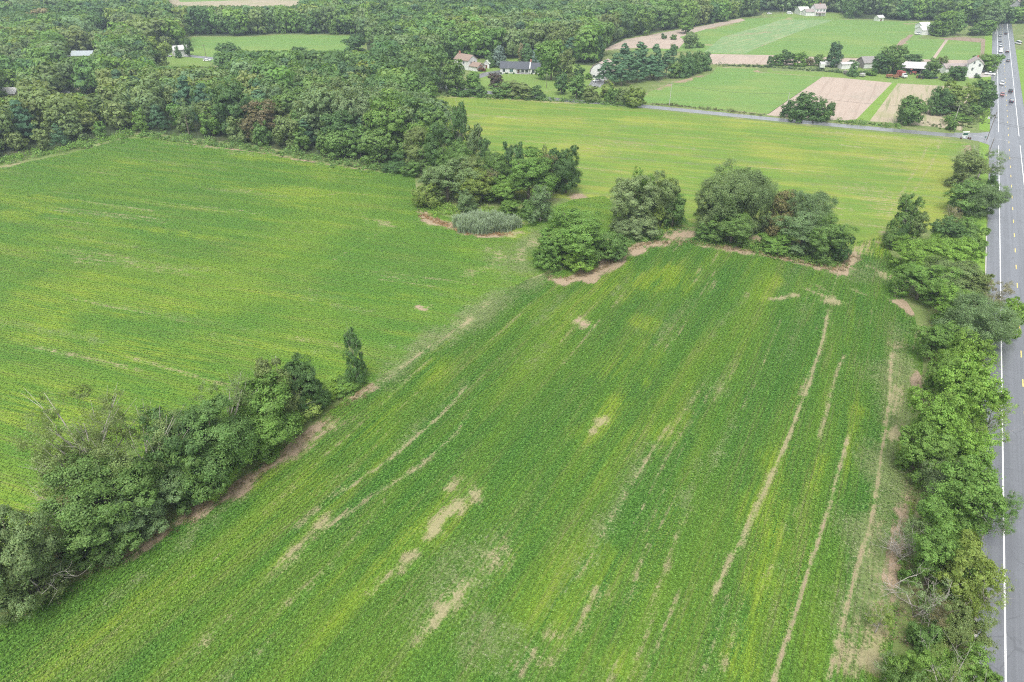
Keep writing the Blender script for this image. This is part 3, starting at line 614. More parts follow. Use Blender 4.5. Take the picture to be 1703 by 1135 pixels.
def crown_points(kind, rng):
    """sprig centres, radii and outward normals of one crown, 12 m tall, 9 m wide"""
    H, Rr = REF_H, REF_W / 2
    blobs = []                                                     # centre, radius
    lob = rng.random(4) * 6.283
    def bulge(d):                             # a crown is wider on some sides and heights than on others
        a = math.atan2(d[1], d[0]); return 1 + .17 * sin(2 * a + lob[0]) + .12 * sin(3 * a + lob[1] + 2 * d[2]) + .12 * sin(4 * d[2] + lob[2] + a)
    if kind == 'round':
        for i in range(40):
            d = sphere_dirs(rng, 1)[0]; d[2] = d[2] * .9 + .1
            q = (.40 + .42 * rng.random()) * bulge(d)
            blobs.append((np.array([d[0] * Rr * q * 1.05, d[1] * Rr * q * 1.05, H * .56 + d[2] * H * .40 * q]), Rr * (.13 + .24 * rng.random() ** 1.3)))
        for i in range(9):                    # boughs hanging low round the foot
            a = rng.random() * 6.283; w = Rr * (.45 + .35 * rng.random())
            blobs.append((np.array([cos(a) * w, sin(a) * w, H * (.08 + .2 * rng.random())]), Rr * (.16 + .14 * rng.random())))
    elif kind == 'ragged':
        for i in range(36):
            z = rng.random(); w = Rr * (.45 + .35 * abs(sin(z * 5.5 + lob[0]))) * (1.1 - .55 * z) * (.4 + .8 * rng.random()); a = rng.random() * 2 * pi
            blobs.append((np.array([cos(a) * w, sin(a) * w, H * (.08 + .86 * z)]), Rr * (.14 + .2 * rng.random()) * (1.2 - .4 * z)))
    elif kind == 'tall':
        for i in range(34):
            z = rng.random(); w = Rr * (.35 + .55 * math.sin(pi * min(1, z * .8 + .18))) * (.6 + .4 * rng.random())
            a = rng.random() * 2 * pi
            w *= bulge(np.array([cos(a), sin(a), 2 * z - 1]))
            blobs.append((np.array([cos(a) * w * .75, sin(a) * w * .75, H * (.14 + .78 * z)]), Rr * (.13 + .25 * rng.random())))
    elif kind == 'shrub':
        for i in range(36):
            d = sphere_dirs(rng, 1)[0]; d[2] = abs(d[2]); q = (.45 + .42 * rng.random()) * bulge(d)
            blobs.append((np.array([d[0] * Rr * q, d[1] * Rr * q, H * .12 + d[2] * H * .80 * q]), Rr * (.12 + .24 * rng.random())))
    elif kind == 'willow':
        for i in range(30):
            d = sphere_dirs(rng, 1)[0]; d[2] = d[2] * .8 + .2; q = .45 + .38 * rng.random()
            blobs.append((np.array([d[0] * Rr * q, d[1] * Rr * q, H * .55 + d[2] * H * .42 * q]), Rr * (.25 + .2 * rng.random())))
        for i in range(8):
            a = rng.random() * 6.283; w = Rr * (.4 + .4 * rng.random())
            blobs.append((np.array([cos(a) * w, sin(a) * w, H * (.08 + .22 * rng.random())]), Rr * (.18 + .16 * rng.random())))
    elif kind == 'bare':
        for i in range(20):
            a = rng.random() * 2 * pi; z = .25 + .7 * rng.random(); w = Rr * (.3 + .65 * rng.random())
            blobs.append((np.array([cos(a) * w, sin(a) * w, H * z]), Rr * (.12 + .12 * rng.random())))
    elif kind == 'feather':
        for i in range(30):
            a = rng.random() * 2 * pi; z = .35 + .62 * rng.random(); w = Rr * (.35 + .6 * rng.random()) * (1.15 - .35 * z)
            blobs.append((np.array([cos(a) * w, sin(a) * w, H * z - .3]), Rr * (.14 + .14 * rng.random())))
    elif kind == 'pine':
        for i in range(40):
            z = rng.random() ** .8; w = Rr * (1.02 - z) * (.45 + .55 * rng.random()) * .95 + .2; a = rng.random() * 2 * pi
            blobs.append((np.array([cos(a) * w, sin(a) * w, H * (.16 + .80 * z)]), Rr * (.18 + .12 * rng.random()) * (1.2 - .6 * z)))
        blobs.append((np.array([0, 0, H * .96]), Rr * .10))
    elif kind == 'cedar':
        for i in range(46):
            z = rng.random(); w = Rr * (.25 + .75 * (1 - z) ** .55) * (.4 + .45 * rng.random()); a = rng.random() * 2 * pi
            blobs.append((np.array([cos(a) * w, sin(a) * w, H * (.07 + .86 * z)]), Rr * (.22 + .1 * rng.random())))
    cs, rs, ns = [], [], []
    nsp = {'feather': 12, 'willow': 18, 'ragged': 18}.get(kind, 20)
    zc = H * .5
    for c, r in blobs:
        d = sphere_dirs(rng, nsp); d[:, 2] = d[:, 2] * .85 + .15; d = unit(d)
        if kind in ('pine',): d[:, 2] *= .45
        sc = c + d * r * (.78 + .3 * rng.random((nsp, 1)))
        deep = np.zeros(nsp, bool)
        for c2, r2 in blobs:
            deep |= np.linalg.norm(sc - c2, axis=1) < r2 * .62
        sc, d = sc[~deep], d[~deep]
        if not len(sc): continue
        ctr = unit(sc - np.array([0, 0, zc]))
        cs.append(sc); rs.append(np.full(len(sc), r * (.40 if kind not in ('feather', 'ragged') else .5)) * (.7 + .6 * rng.random(len(sc)))); ns.append(unit(d + ctr * .5))
    c = np.concatenate(cs); r = np.concatenate(rs); n = np.concatenate(ns)
    return blobs, c, r, n
def limb_builder(kind, blobs, rng, pale=False):
    m = MB(); H = REF_H
    lean = rng.normal(size=2) * .25
    trunk = [(lean[0] * t * t, lean[1] * t * t, H * t - .4) for t in (0, .12, .28, .46, .62)]
    m.tube(trunk, [.30, .22, .18, .13, .07], 7)
    pick = rng.permutation(len(blobs))[:16 if kind in ('feather', 'ragged') else 12]
    for i in pick:
        c, r = blobs[i]; t = min(.58, max(.1, c[2] / H * .62)); s = np.array([lean[0] * t * t, lean[1] * t * t, H * t - .4])
        mid = s * .45 + c * .55 + np.array([0, 0, -.35]) + rng.normal(size=3) * .15
        end = c + unit(c - s) * r * (.9 if kind == 'feather' else 1.25 if kind == 'ragged' else .6)
        m.tube([s, mid, end], [.10, .065, .02], 5)
        if kind in ('feather', 'ragged'):
            for q in range(3):
                e = end + rng.normal(size=3) * r * .9; m.tube([mid * .4 + end * .6, (mid + e) / 2 + rng.normal(size=3) * .1, e], [.035, .025, .008], 4)
    return m
def bare_limbs(rng):
    m = MB()
    def grow(p, d, ln, r, lev):
        pts = [p]; q = p.copy(); dd = d.copy()
        for k in range(3):
            dd = unit(dd + rng.normal(size=3) * .22 + np.array([0, 0, .06])); q = q + dd * ln / 3; pts.append(q.copy())
        m.tube(pts, [r, r * .82, r * .66, r * .45], 5 if lev < 2 else 4)
        if lev >= 3: return
        for k in range(3 if lev else 5):
            s = pts[1 + (k % 3)]; nd = unit(dd * .55 + rng.normal(size=3) * np.array([.75, .75, .45]))
            grow(s.copy(), nd, ln * (.55 + .2 * rng.random()), r * .5, lev + 1)
    for k in range(3):
        grow(np.array([rng.normal() * .3, rng.normal() * .3, -.3]), unit(np.array([rng.normal() * .35, rng.normal() * .35, 1.0])), 6.5 + 2 * rng.random(), .17, 0)
    return m
def normalise(V):
    z = np.percentile(V[:, 2], 99.7); r = np.percentile(np.hypot(V[:, 0], V[:, 1]), 97)
    return REF_H / z, (REF_W / 2) / r
VAR = {}
def make_variant(kind, seed, nleaf, size, key, **over):
    rng = np.random.default_rng(seed)
    blobs, c, r, n = crown_points(kind, rng)
    kw = dict(round={}, tall={}, ragged=dict(var=.32), bare=dict(aspect=.5), shrub={}, willow=dict(droop=.7, aspect=.34, align=.5), feather=dict(aspect=.45, var=.35), pine=dict(flat=(1.2, 1.2, .35), aspect=.45, var=.22), cedar=dict(aspect=.5, var=.2))[kind]
    kw.update(over)
    V, F, sh = leaves(rng, c, r, n, nleaf, size, **kw)
    V[:, 2] = np.maximum(V[:, 2], .05)
    kz, kr = normalise(V)
    V = V * np.array([kr, kr, kz])
    hue = (rng.random(len(sh)) - .5) * .16
    col = np.stack([sh * (1 + hue), sh, sh * (1 - hue * .5)], 1)
    return V, F, col, blobs, (kr, kr, kz), rng
def hi_variant(kind, seed, nleaf, size):
    V, F, col, blobs, k, rng = make_variant(kind, seed, nleaf, size, None)
    me = mesh_np('crown', V, F, M['needle'] if kind in ('pine', 'cedar') else M['leaf'], fcol=col)
    tb = bare_limbs(rng) if kind == 'bare' else limb_builder(kind, blobs, rng); tb.v = [tuple(np.array(p) * np.array([k[0], k[1], k[2]])) for p in tb.v]
    tm = tb.mesh('trunk', M['palebark'] if kind in ('feather', 'ragged', 'bare') else M['bark'], True)
    return me, tm
def lo_variant(kind, seed, nleaf, size, **over):
    """one mesh with crown and trunk, for trees too far off to show their trunks apart"""
    V, F, col, blobs, k, rng = make_variant(kind, seed, nleaf, size, None, **over)
    tb = MB(); tb.tube([(0, 0, -.4), (.1, 0, 3), (.2, .1, 6.5)], [.28, .2, .1], 6)
    tv = np.array(tb.v); tf4 = np.array([f for f in tb.f if len(f) == 4])
    return V, F, col, tv, tf4
HI, HIBIG, LO, FAR = {}, {}, {}, {}
KINDS_ = ('bare', 'ragged', 'round', 'tall', 'shrub', 'willow', 'feather', 'pine', 'cedar')
for ki, kd in enumerate(KINDS_):
    nv = {'bare': 3, 'round': 5, 'tall': 3, 'shrub': 4, 'feather': 3, 'ragged': 3}.get(kd, 2)
    HI[kd] = [hi_variant(kd, 100 + ki * 10 + v, {'feather': 9500, 'ragged': 24000, 'bare': 2600, 'willow': 34000, 'pine': 22000, 'cedar': 24000}.get(kd, 34000), {'feather': .22, 'bare': .24, 'willow': .34, 'pine': .34, 'cedar': .27}.get(kd, .27)) for v in range(nv)]
    if kd in ('round', 'tall', 'shrub', 'willow', 'feather'):      # for crowns much wider than 9 m: more and finer leaves
        HIBIG[kd] = [hi_variant(kd, 700 + ki * 10 + v, {'feather': 22000, 'willow': 70000}.get(kd, 76000), {'feather': .15, 'willow': .21}.get(kd, .175)) for v in range(2)]
    LO[kd] = []
    for v in range(nv):
        V, F, col, tv, tf = lo_variant(kd, 300 + ki * 10 + v, {'feather': 6000, 'ragged': 8000, 'bare': 1500, 'pine': 8000, 'cedar': 8000}.get(kd, 11000), {'feather': .38}.get(kd, .5), align=1.25, jit=.3, var=.16)
        me = mesh_np('crown', np.vstack([V, tv]), [F, tf + len(V)], [M['needle'] if kd in ('pine', 'cedar') else M['leaf'], M['bark']], fcol=np.vstack([col, np.ones((len(tf), 3))]), fmat=[0] * len(F) + [1] * len(tf))
        LO[kd].append(me)
    FAR[kd] = [lo_variant(kd, 500 + ki * 10 + v, 1300, 1.1, align=1.6, jit=.22, var=.12)[:3] for v in range(2)]
def jitter_col(c, rng, a=.12):
    k = 1 + (rng.random() - .5) * 2 * a; h = (rng.random() - .5) * a
    return (c[0] * k * (1 + h), c[1] * k, c[2] * k * (1 - h), 1.0)
N_TREES = [0]
FOOT = []                                    # base points of every single tree, for the filling of the woods
def tree_at(xy, h, w, kind, col, label, cat='tree', group=None, hi=True, name=None, rng=RNG, z=0.0):
    N_TREES[0] += 1
    name = name or {'pine': 'pine_tree', 'cedar': 'cedar_tree', 'shrub': 'shrub', 'willow': 'willow_tree'}.get(kind, 'broadleaf_tree')
    c = jitter_col(C[col] if isinstance(col, str) else col, rng, .08)
    rz = rng.random() * 6.283
    sc = (w / REF_W, w / REF_W, h / REF_H)
    FOOT.append((xy[0], xy[1], w))
    if hi:
        src = HIBIG[kind] if kind in HIBIG and w > 11.5 else HI[kind]
        cm, tm = src[rng.integers(len(src))]
        o = empty(name, (xy[0], xy[1], z), rz); o.scale = sc
        t = link('trunk', tm, o); k = link('crown', cm, o); k.color = c
    else:
        o = link(name, LO[kind][rng.integers(len(LO[kind]))]); o.location = (xy[0], xy[1], z); o.rotation_euler = (0, 0, rz); o.scale = sc
        o.color = c
    return tag(o, label, cat, group)
def T(x, yt, yb, wpx, kind, col, label, group=None, hi=True, cat=None, name=None):
    """a tree whose top shows at (x, yt) and whose foot stands on the photo row yb"""
    xb = x + (851.5 - x) * (yb - yt) / (VPY - yt)
    p = G(xb, yb)
    away = p / np.hypot(*p); foot = p.copy(); w = 0.0
    for it in range(4):                       # yb is where the foliage meets the ground in front; the foot is half a crown further back
        p = foot + away * w * .45
        h0, h1 = .3, 60.0
        for _ in range(40):
            hm = (h0 + h1) / 2
            if PX(p[0], p[1], hm)[1] > yt: h0 = hm
            else: h1 = hm
        h = h0
        zc = p[1] * TC - (h * .55 - CAM_H) * TS
        w = wpx * zc / FPX
    if kind == 'shrub' and h >= 6 and not name: name = 'broadleaf_tree'
    return tree_at(p, h, w, kind, col, label, cat or ('shrub' if kind == 'shrub' and h < 6 else 'tree'), group, hi, name)
exec_trees = True
# ---------- hedge on the left, from the lower left corner up to the lone dark tree
g = 'hedgerow trees between the left field and the near field'
for a in [
    (20, 905, 1020, 130, 'shrub', 'ol', 'dull olive bush at the lower left corner of the picture, end of the left hedge'),
    (-30, 850, 1040, 150, 'round', 'gr', 'grey-green hedge tree cut off by the left edge of the picture'),
    (55, 860, 985, 110, 'bare', 'bn', 'thin grey-brown twiggy tree near the lower left end of the hedge'),
    (105, 890, 972, 110, 'shrub', 'md', 'dark bushy hedge tree low at the front near the left end of the dirt strip'),
    (112, 672, 880, 165, 'feather', 'ol', 'tall wispy olive tree rising above the back of the hedge, pale twigs showing'),
    (95, 720, 890, 120, 'feather', 'ol', 'lower wispy olive tree leaning left beside the tallest wispy one'),
    (150, 775, 940, 190, 'round', 'md', 'broad leafy green tree at the front of the hedge left of the first dirt patch'),
    (218, 705, 880, 150, 'feather', 'ol', 'sparse yellowish olive tree with bare pale branches in the middle back of the hedge'),
    (225, 785, 900, 150, 'round', 'gr', 'grey-green leafy tree hanging over the hedge front above the small dirt patch'),
    (180, 840, 925, 120, 'shrub', 'gr', 'grey-green bush at the foot of the broad leafy hedge tree'),
    (285, 690, 850, 120, 'round', 'dk', 'dense dark tree in the hedge right of the sparse yellowish one'),
    (335, 668, 838, 140, 'tall', 'md', 'upright green tree at the middle of the left hedge'),
    (310, 740, 862, 110, 'shrub', 'md', 'mid green bush in front of the upright hedge tree'),
    (365, 640, 790, 110, 'feather', 'ol', 'brownish olive tree with thin crown behind the bright green hedge tree'),
    (392, 690, 800, 130, 'round', 'ly', 'bright green tree bulging over the dirt strip in the hedge front'),
    (345, 770, 835, 80, 'shrub', 'br', 'small fresh green bush at the edge of the long dirt strip'),
    (430, 632, 765, 110, 'tall', 'ly', 'mid green tree left of the two dark tops of the hedge'),
    (447, 602, 730, 85, 'ragged', 'ol', 'olive tree with dark crown, left one of the pair of tall tops in the hedge'),
    (491, 598, 705, 72, 'tall', 'dk', 'dark green tree, right one of the pair of tall tops in the hedge'),
    (455, 668, 745, 100, 'round', 'ly', 'dense green tree low in the hedge in front of the pair of tall tops'),
    (495, 655, 712, 66, 'cedar', 'yl', 'yellowish green cedar at the front right of the pair of tall tops'),
    (518, 640, 695, 55, 'shrub', 'dk', 'small dark bush at the right end of the thick hedge'),
    (581, 549, 648, 40, 'ragged', 'dk', 'lone slim dark tree with bare twigs standing apart at the right end of the hedge'),
    (540, 640, 680, 80, 'shrub', 'br', 'low bright green bush left of the lone slim dark tree'),
    (572, 632, 665, 70, 'shrub', 'ly', 'low green bush under the lone slim dark tree'),
]: T(*a, group=g)
# ---------- clump by the reed bed
g = 'trees of the clump behind the reed bed'
for a in [
    (707, 305, 352, 50, 'shrub', 'yl', 'yellowish shrub at the left tip of the clump beside the reed bed'),
    (742, 268, 350, 92, 'round', 'gr', 'blue-green rounded tree behind the left end of the reed bed'),
    (778, 262, 335, 70, 'round', 'ol', 'brownish green tree at the left of the clump behind the yellow-green one'),
    (788, 285, 350, 66, 'round', 'yl', 'yellow-green tree in the middle of the clump above the reeds'),
    (838, 295, 348, 66, 'round', 'ly', 'fresh green rounded tree right behind the reed bed'),
    (812, 278, 335, 50, 'feather', 'bn', 'purplish brown twiggy tree between the yellow-green and the fresh green tree'),
    (880, 250, 348, 92, 'tall', 'ly', 'large mid green tree left of the dense dark tree of the clump'),
    (944, 244, 331, 64, 'shrub', 'dk', 'dense very dark tree with bare lower trunks at the right end of the clump', ),
    (928, 250, 326, 40, 'shrub', 'dk', 'dark tree tucked against the left side of the dense very dark one'),
    (900, 310, 378, 52, 'ragged', 'gr', 'grey-green slender tree standing forward at the right of the reed bed'),
    (880, 335, 372, 36, 'shrub', 'md', 'small dark shrub at the foot of the slender grey-green tree'),
    (842, 236, 320, 34, 'ragged', 'dk', 'narrow dark tree, left one of two poking up behind the clump'),
    (862, 237, 320, 30, 'ragged', 'dk', 'narrow dark tree, right one of two poking up behind the clump'),
    (905, 242, 325, 22, 'cedar', 'ol', 'thin pointed cedar sticking up behind the large mid green tree'),
    (915, 255, 330, 30, 'feather', 'bn', 'russet twiggy tree beside the thin pointed cedar'),
    (762, 171, 300, 46, 'ragged', 'dk', 'tall slim tree with tufted top and pale trunk rising high above the clump'),
    (732, 206, 305, 62, 'tall', 'dk', 'big dark tree left of the tall slim tufted tree'),
    (790, 208, 305, 46, 'ragged', 'gr', 'grey-green vine-hung tree right of the tall slim tufted tree'),
    (806, 232, 310, 36, 'ragged', 'dk', 'dark vine-covered stump of a tree facing the far field'),
    (760, 240, 320, 60, 'round', 'md', 'dark rounded tree in the middle back of the clump'),
    (820, 255, 330, 60, 'round', 'md', 'mid green tree in the back of the clump below the two narrow ones'),
    (700, 250, 300, 70, 'shrub', 'md', 'leafy tree where the woodland edge meets the reed bed clump'),
    (665, 255, 292, 60, 'shrub', 'dk', 'dark bushy tree at the woodland edge left of the clump'),
    (775, 318, 362, 36, 'shrub', 'gr', 'small pale green shrub at the back of the reeds under the yellow-green tree'),
    (850, 335, 366, 44, 'shrub', 'ly', 'low green shrub behind the right half of the reed bed'),
    (690, 212, 290, 60, 'tall', 'ol', 'olive green tree at the end of the woodland tongue above the clump'),
]: T(*a, group=g)
# ---------- two clumps in the middle
g = 'trees of the two clumps between the near field and the far field'
for a in [
    (962, 355, 458, 118, 'round', 'ly', 'large bushy bright green tree at the left end of the middle clumps'),
    (920, 392, 455, 66, 'shrub', 'ly', 'low bright bush on the left flank of the large bushy tree'),
    (1000, 380, 448, 62, 'shrub', 'md', 'darker green bush on the right flank of the large bushy tree'),
    (960, 410, 462, 70, 'shrub', 'br', 'sunny green bush at the front foot of the large bushy tree'),
    (1060, 290, 398, 88, 'round', 'sg', 'pale grey-green layered tree in the left middle clump'),
    (1075, 285, 388, 50, 'round', 'ly', 'yellow-green tree top behind the pale layered tree'),
    (1108, 290, 386, 64, 'round', 'ol', 'olive tree with twiggy top right of the pale layered tree'),
    (1062, 345, 405, 84, 'shrub', 'sg', 'pale drooping lower tree in front of the layered one'),
    (1098, 340, 388, 30, 'round', 'yl', 'small creamy yellow tree at the right side of the layered tree'),
    (1125, 322, 385, 44, 'round', 'md', 'green tree at the right edge of the left middle clump'),
    (1022, 392, 440, 50, 'shrub', 'md', 'dark low bush between the bushy tree and the pale drooping one'),
    (1228, 279, 405, 108, 'willow', 'gr', 'biggest silvery grey-green tree of the right middle clump'),
    (1190, 300, 398, 60, 'tall', 'ol', 'yellowish olive tree on the left side of the biggest silvery tree'),
    (1266, 288, 395, 70, 'willow', 'gr', 'silvery green tree on the right shoulder of the biggest one'),
    (1225, 350, 418, 80, 'round', 'md', 'darker leafy lower tree at the foot of the biggest silvery tree'),
    (1308, 317, 398, 62, 'cedar', (.185, .17, .065), 'rusty brownish cedar between the silvery trees'),
    (1352, 317, 405, 80, 'willow', 'gr', 'silvery tree behind the dark bush at the right end of the middle clumps'),
    (1346, 352, 432, 84, 'round', 'gr', 'pale green leafy tree right of the rusty cedar, in front'),
    (1385, 366, 447, 76, 'round', 'md', 'dense dark green tree at the far right end of the middle clumps'),
    (1405, 378, 440, 40, 'shrub', 'dk', 'small dark bush at the outer right side of the dense dark tree'),
    (1295, 388, 428, 60, 'shrub', 'ly', 'low green bush under the rusty cedar'),
    (1175, 372, 405, 36, 'shrub', 'md', 'small dark bush beside the dirt track between the middle clumps'),
]: T(*a, group=g)
# ---------- hedge trees along the road
g = 'roadside hedge trees between the near field and the road'
for a in [
    (1643, 250, 312, 70, 'feather', 'gr', 'sparse grey tree reaching over the road nearest the junction'),
    (1618, 256, 318, 60, 'round', 'ol', 'dull green tree at the top of the roadside hedge below the leaning pole'),
    (1655, 290, 330, 26, 'shrub', 'dk', 'small dark bush at the kerb beside the sparse grey tree'),
    (1615, 300, 362, 62, 'tall', 'md', 'mid green tree second down the roadside hedge on the field side'),
    (1643, 306, 368, 72, 'willow', 'gr', 'grey-green feathery tree over the road below the sparse grey one'),
    (1520, 324, 412, 52, 'ragged', 'md', 'slim irregular tree standing forward alone at the field gap'),
    (1532, 352, 412, 40, 'round', 'ol', 'side crown of olive leaves right of the slim irregular tree'),
    (1488, 385, 418, 34, 'shrub', 'md', 'small green bush at the left foot of the slim irregular tree'),
    (1505, 372, 415, 36, 'shrub', 'dk', 'dark bush at the foot of the slim irregular tree'),
    (1592, 344, 405, 36, 'feather', 'bn', 'pinkish brown twiggy shrub between the roadside trees'),
    (1582, 366, 425, 64, 'round', 'dk', 'dark green tree left of the leafy roadside bush below the feathery tree'),
    (1622, 366, 425, 60, 'shrub', 'md', 'leafy green roadside bush below the feathery tree'),
    (1545, 402, 472, 100, 'round', 'br', 'bright green broad tree at the corner of the near field'),
    (1595, 400, 468, 96, 'round', 'br', 'bright green tree right of the broad one, close to the kerb'),
    (1545, 440, 515, 100, 'round', 'ly', 'green rounded tree below the bright broad tree on the field side'),
    (1595, 440, 512, 110, 'round', 'ol', 'olive green rounded tree beside the kerb with pale stems'),
    (1635, 455, 512, 50, 'round', 'ol', 'brownish olive tree overhanging the road shoulder'),
    (1668, 470, 535, 50, 'feather', 'bn', 'thin brownish tree leaning out over the white edge line'),
    (1590, 485, 560, 100, 'round', 'br', 'sunny yellow-green tree behind the big silvery tree'),
    (1675, 498, 570, 60, 'round', 'br', 'bright green tree top reaching furthest over the road beside the silvery one'),
    (1622, 500, 605, 150, 'willow', 'gr', 'big silvery grey-green tree spreading over the road'),
    (1550, 540, 612, 90, 'round', 'ly', 'green rounded tree at the field side of the big silvery tree'),
    (1600, 556, 660, 90, 'round', 'br', 'bright maple-like tree just below the big silvery tree'),
    (1565, 590, 680, 70, 'round', 'ly', 'mid green tree tucked between the bright ones on the field side'),
    (1608, 602, 745, 130, 'round', 'br', 'tallest bright yellow-green tree of the roadside hedge'),
    (1645, 660, 760, 80, 'feather', 'br', 'thin bright branch-like tree stretching over the road beside the tallest bright one'),
    (1555, 655, 770, 110, 'round', 'br', 'bright green tree on the field side of the tallest bright one'),
    (1540, 715, 815, 110, 'round', 'ly', 'dense green tree below the bright ones at the dirt edge of the field'),
    (1608, 720, 815, 90, 'round', 'br', 'yellow-green tree next to the kerb below the tallest bright one'),
    (1570, 770, 850, 90, 'willow', 'sg', 'small silvery tree between the bright trees and the large green tree'),
    (1612, 775, 900, 140, 'round', 'ly', 'large green tree with a wide crown reaching over the white edge line'),
    (1655, 815, 915, 90, 'feather', 'md', 'airy green tree over the road beside the large green one'),
    (1545, 820, 915, 90, 'round', 'ly', 'fresh green tree left of the large wide-crowned tree'),
    (1517, 862, 935, 75, 'bare', 'sg', 'greyish half-dead bush with bare sticks at the field edge'),
    (1500, 885, 945, 60, 'bare', 'sg', 'low grey twiggy bush leaning onto the field below the half-dead one'),
    (1560, 890, 1000, 120, 'round', 'ly', 'mid green tree below the greyish half-dead bush'),
    (1612, 905, 1025, 120, 'round', 'yl', 'yellowing tree beside the road in the lower right'),
    (1640, 960, 1050, 90, 'feather', 'yl', 'thin yellow-green tree leaning over the road at the lower right'),
    (1530, 962, 1052, 105, 'bare', 'sg', 'gnarled bare tree with twisted pale branches in the lower right'),
    (1575, 1015, 1090, 100, 'feather', 'bn', 'brown twiggy tree right of the gnarled bare one'),
    (1530, 1040, 1095, 70, 'shrub', 'md', 'dark green bush at the foot of the gnarled bare tree'),
    (1605, 1020, 1110, 90, 'round', 'ol', 'dull green tree beside the kerb in the lower right'),
    (1610, 1090, 1185, 110, 'round', 'ly', 'leafy green tree cut by the lower edge of the picture next to the road'),
    (1535, 1085, 1180, 120, 'shrub', 'ly', 'green bush at the lower edge of the picture with dead sticks before it'),
    (1570, 1075, 1200, 85, 'bare', 'ol', 'bare-branched tree at the lower edge of the picture'),
    (1455, 1010, 1068, 62, 'feather', 'yl', 'thin pale green sapling in the field left of the roadside hedge'),
    (1470, 1095, 1150, 70, 'feather', 'gr', 'thin grey sapling at the lower edge of the picture left of the hedge'),
    (1500, 1120, 1200, 90, 'shrub', 'md', 'green bush cut by the lower edge of the picture at the field margin'),
]: T(a[0] + (20 if a[1] > 480 else 0), a[1], a[2], a[3] * (.8 if a[1] > 480 else .94), *a[4:], group=g)
# ---------- trees along the lane and the houses
g = 'trees around the houses along the side road'
for a in [
    (862, 136, 167, 62, 'shrub', 'ol', 'wide bush with pinkish seed heads in front of the ranch house'),
    (835, 138, 166, 40, 'shrub', 'md', 'green bush at the left of the wide pinkish bush'),
    (825, 122, 150, 26, 'round', (.13, .095, .075), 'purple-brown small tree on the lawn left of the ranch house'),
    (895, 142, 168, 32, 'shrub', 'dk', 'dark bush at the right of the wide pinkish bush'),
    (918, 68, 138, 52, 'round', 'ly', 'tall fresh green tree at the right end of the ranch house'),
    (938, 82, 138, 36, 'round', 'ol', 'olive green tree right of the tall fresh green one'),
    (829, 76, 114, 28, 'cedar', 'bl', 'blue-grey spruce left of the ranch house'),
    (816, 88, 114, 17, 'cedar', 'dk', 'dark cone-shaped spruce beside the white shed'),
    (876, 72, 108, 26, 'cedar', 'dk', 'dark conifer behind the ranch house roof'),
    (890, 82, 108, 18, 'cedar', 'bl', 'small blue-grey conifer behind the ranch house'),
    (868, 72, 106, 16, 'cedar', 'bn', 'brownish thin conifer behind the ranch house'),
    (934, 122, 160, 26, 'tall', 'dk', 'dark narrow tree by the lane right of the grassy gap'),
    (960, 124, 168, 34, 'tall', 'md', 'green tree with white trunk by the lane'),
    (985, 142, 172, 34, 'shrub', 'ol', 'olive rounded bush beside the lane'),
    (1012, 138, 165, 30, 'shrub', 'yl', 'yellow-green bush behind the lane bushes'),
    (1022, 143, 175, 30, 'shrub', 'md', 'green bush at the bend of the lane'),
    (1060, 142, 181, 44, 'shrub', 'yl', 'yellowish green bush at the right end of the lane bushes'),
    (1038, 145, 176, 30, 'shrub', 'ol', 'olive bush left of the yellowish one at the end of the lane bushes'),
    (800, 142, 163, 26, 'shrub', 'md', 'small green bush at the lane edge left of the lawn'),
    (772, 148, 163, 40, 'shrub', 'dk', 'low dark bush at the lane edge under the woodland'),
    (752, 100, 160, 46, 'ragged', 'md', 'vine-hung tree at the end of the woodland facing the lawn'),
    (756, 108, 150, 34, 'round', 'md', 'leafy green tree in front of the brown-roofed gabled house'),
    (786, 120, 156, 30, 'tall', 'ly', 'green tree at the corner of the lawn below the brown-roofed house'),
    (800, 108, 120, 18, 'shrub', (.20, .075, .05), 'reddish flowering bush beside the brown-roofed house'),
    (980, 122, 133, 16, 'shrub', 'ly', 'round clipped bush beside the asphalt driveway'),
    (938, 118, 130, 18, 'shrub', 'ly', 'low green bush on the lawn right of the ranch house'),
    (962, 108, 132, 24, 'shrub', 'dk', 'dark green bush behind the lawn'),
]: T(*a, group=g, hi=False)
g = 'tall pines of the pine block'
for i, (x, yt, yb, w, c) in enumerate([(1025, 88, 145, 38, 'pn'), (1048, 86, 142, 40, 'pn'), (1008, 100, 142, 30, 'pn'), (1072, 76, 136, 40, 'pn'), (1092, 74, 134, 40, 'pn'), (1112, 84, 132, 34, 'pn'), (1040, 72, 118, 36, 'pn'), (1066, 70, 116, 36, 'pn'), (1062, 96, 140, 36, 'pn'), (1085, 94, 137, 36, 'pn'), (1036, 104, 147, 34, 'pn'), (1098, 100, 134, 30, 'pn'), (1122, 74, 112, 20, 'pn')]):
    T(x, yt, yb, w, 'pine', c, 'dark bluish pine in the block of tall pines beside the bright green field', g, False)
T(1125, 104, 132, 22, 'round', 'md', 'small green broadleaf tree at the right front corner of the pine block', hi=False)
g = 'row of dark rounded cedars at the right end of the pine block'
for i, (x, yt, yb) in enumerate([(1136, 88, 130), (1146, 86, 128), (1155, 87, 126), (1163, 84, 124), (1171, 88, 121), (1178, 87, 119), (1140, 96, 131), (1150, 98, 129)]):
    T(x, yt, yb, 19, 'cedar', 'dk', 'dark cedar in the tight row right of the tall pines', g, False)
g = 'trees among the fields and farm buildings'
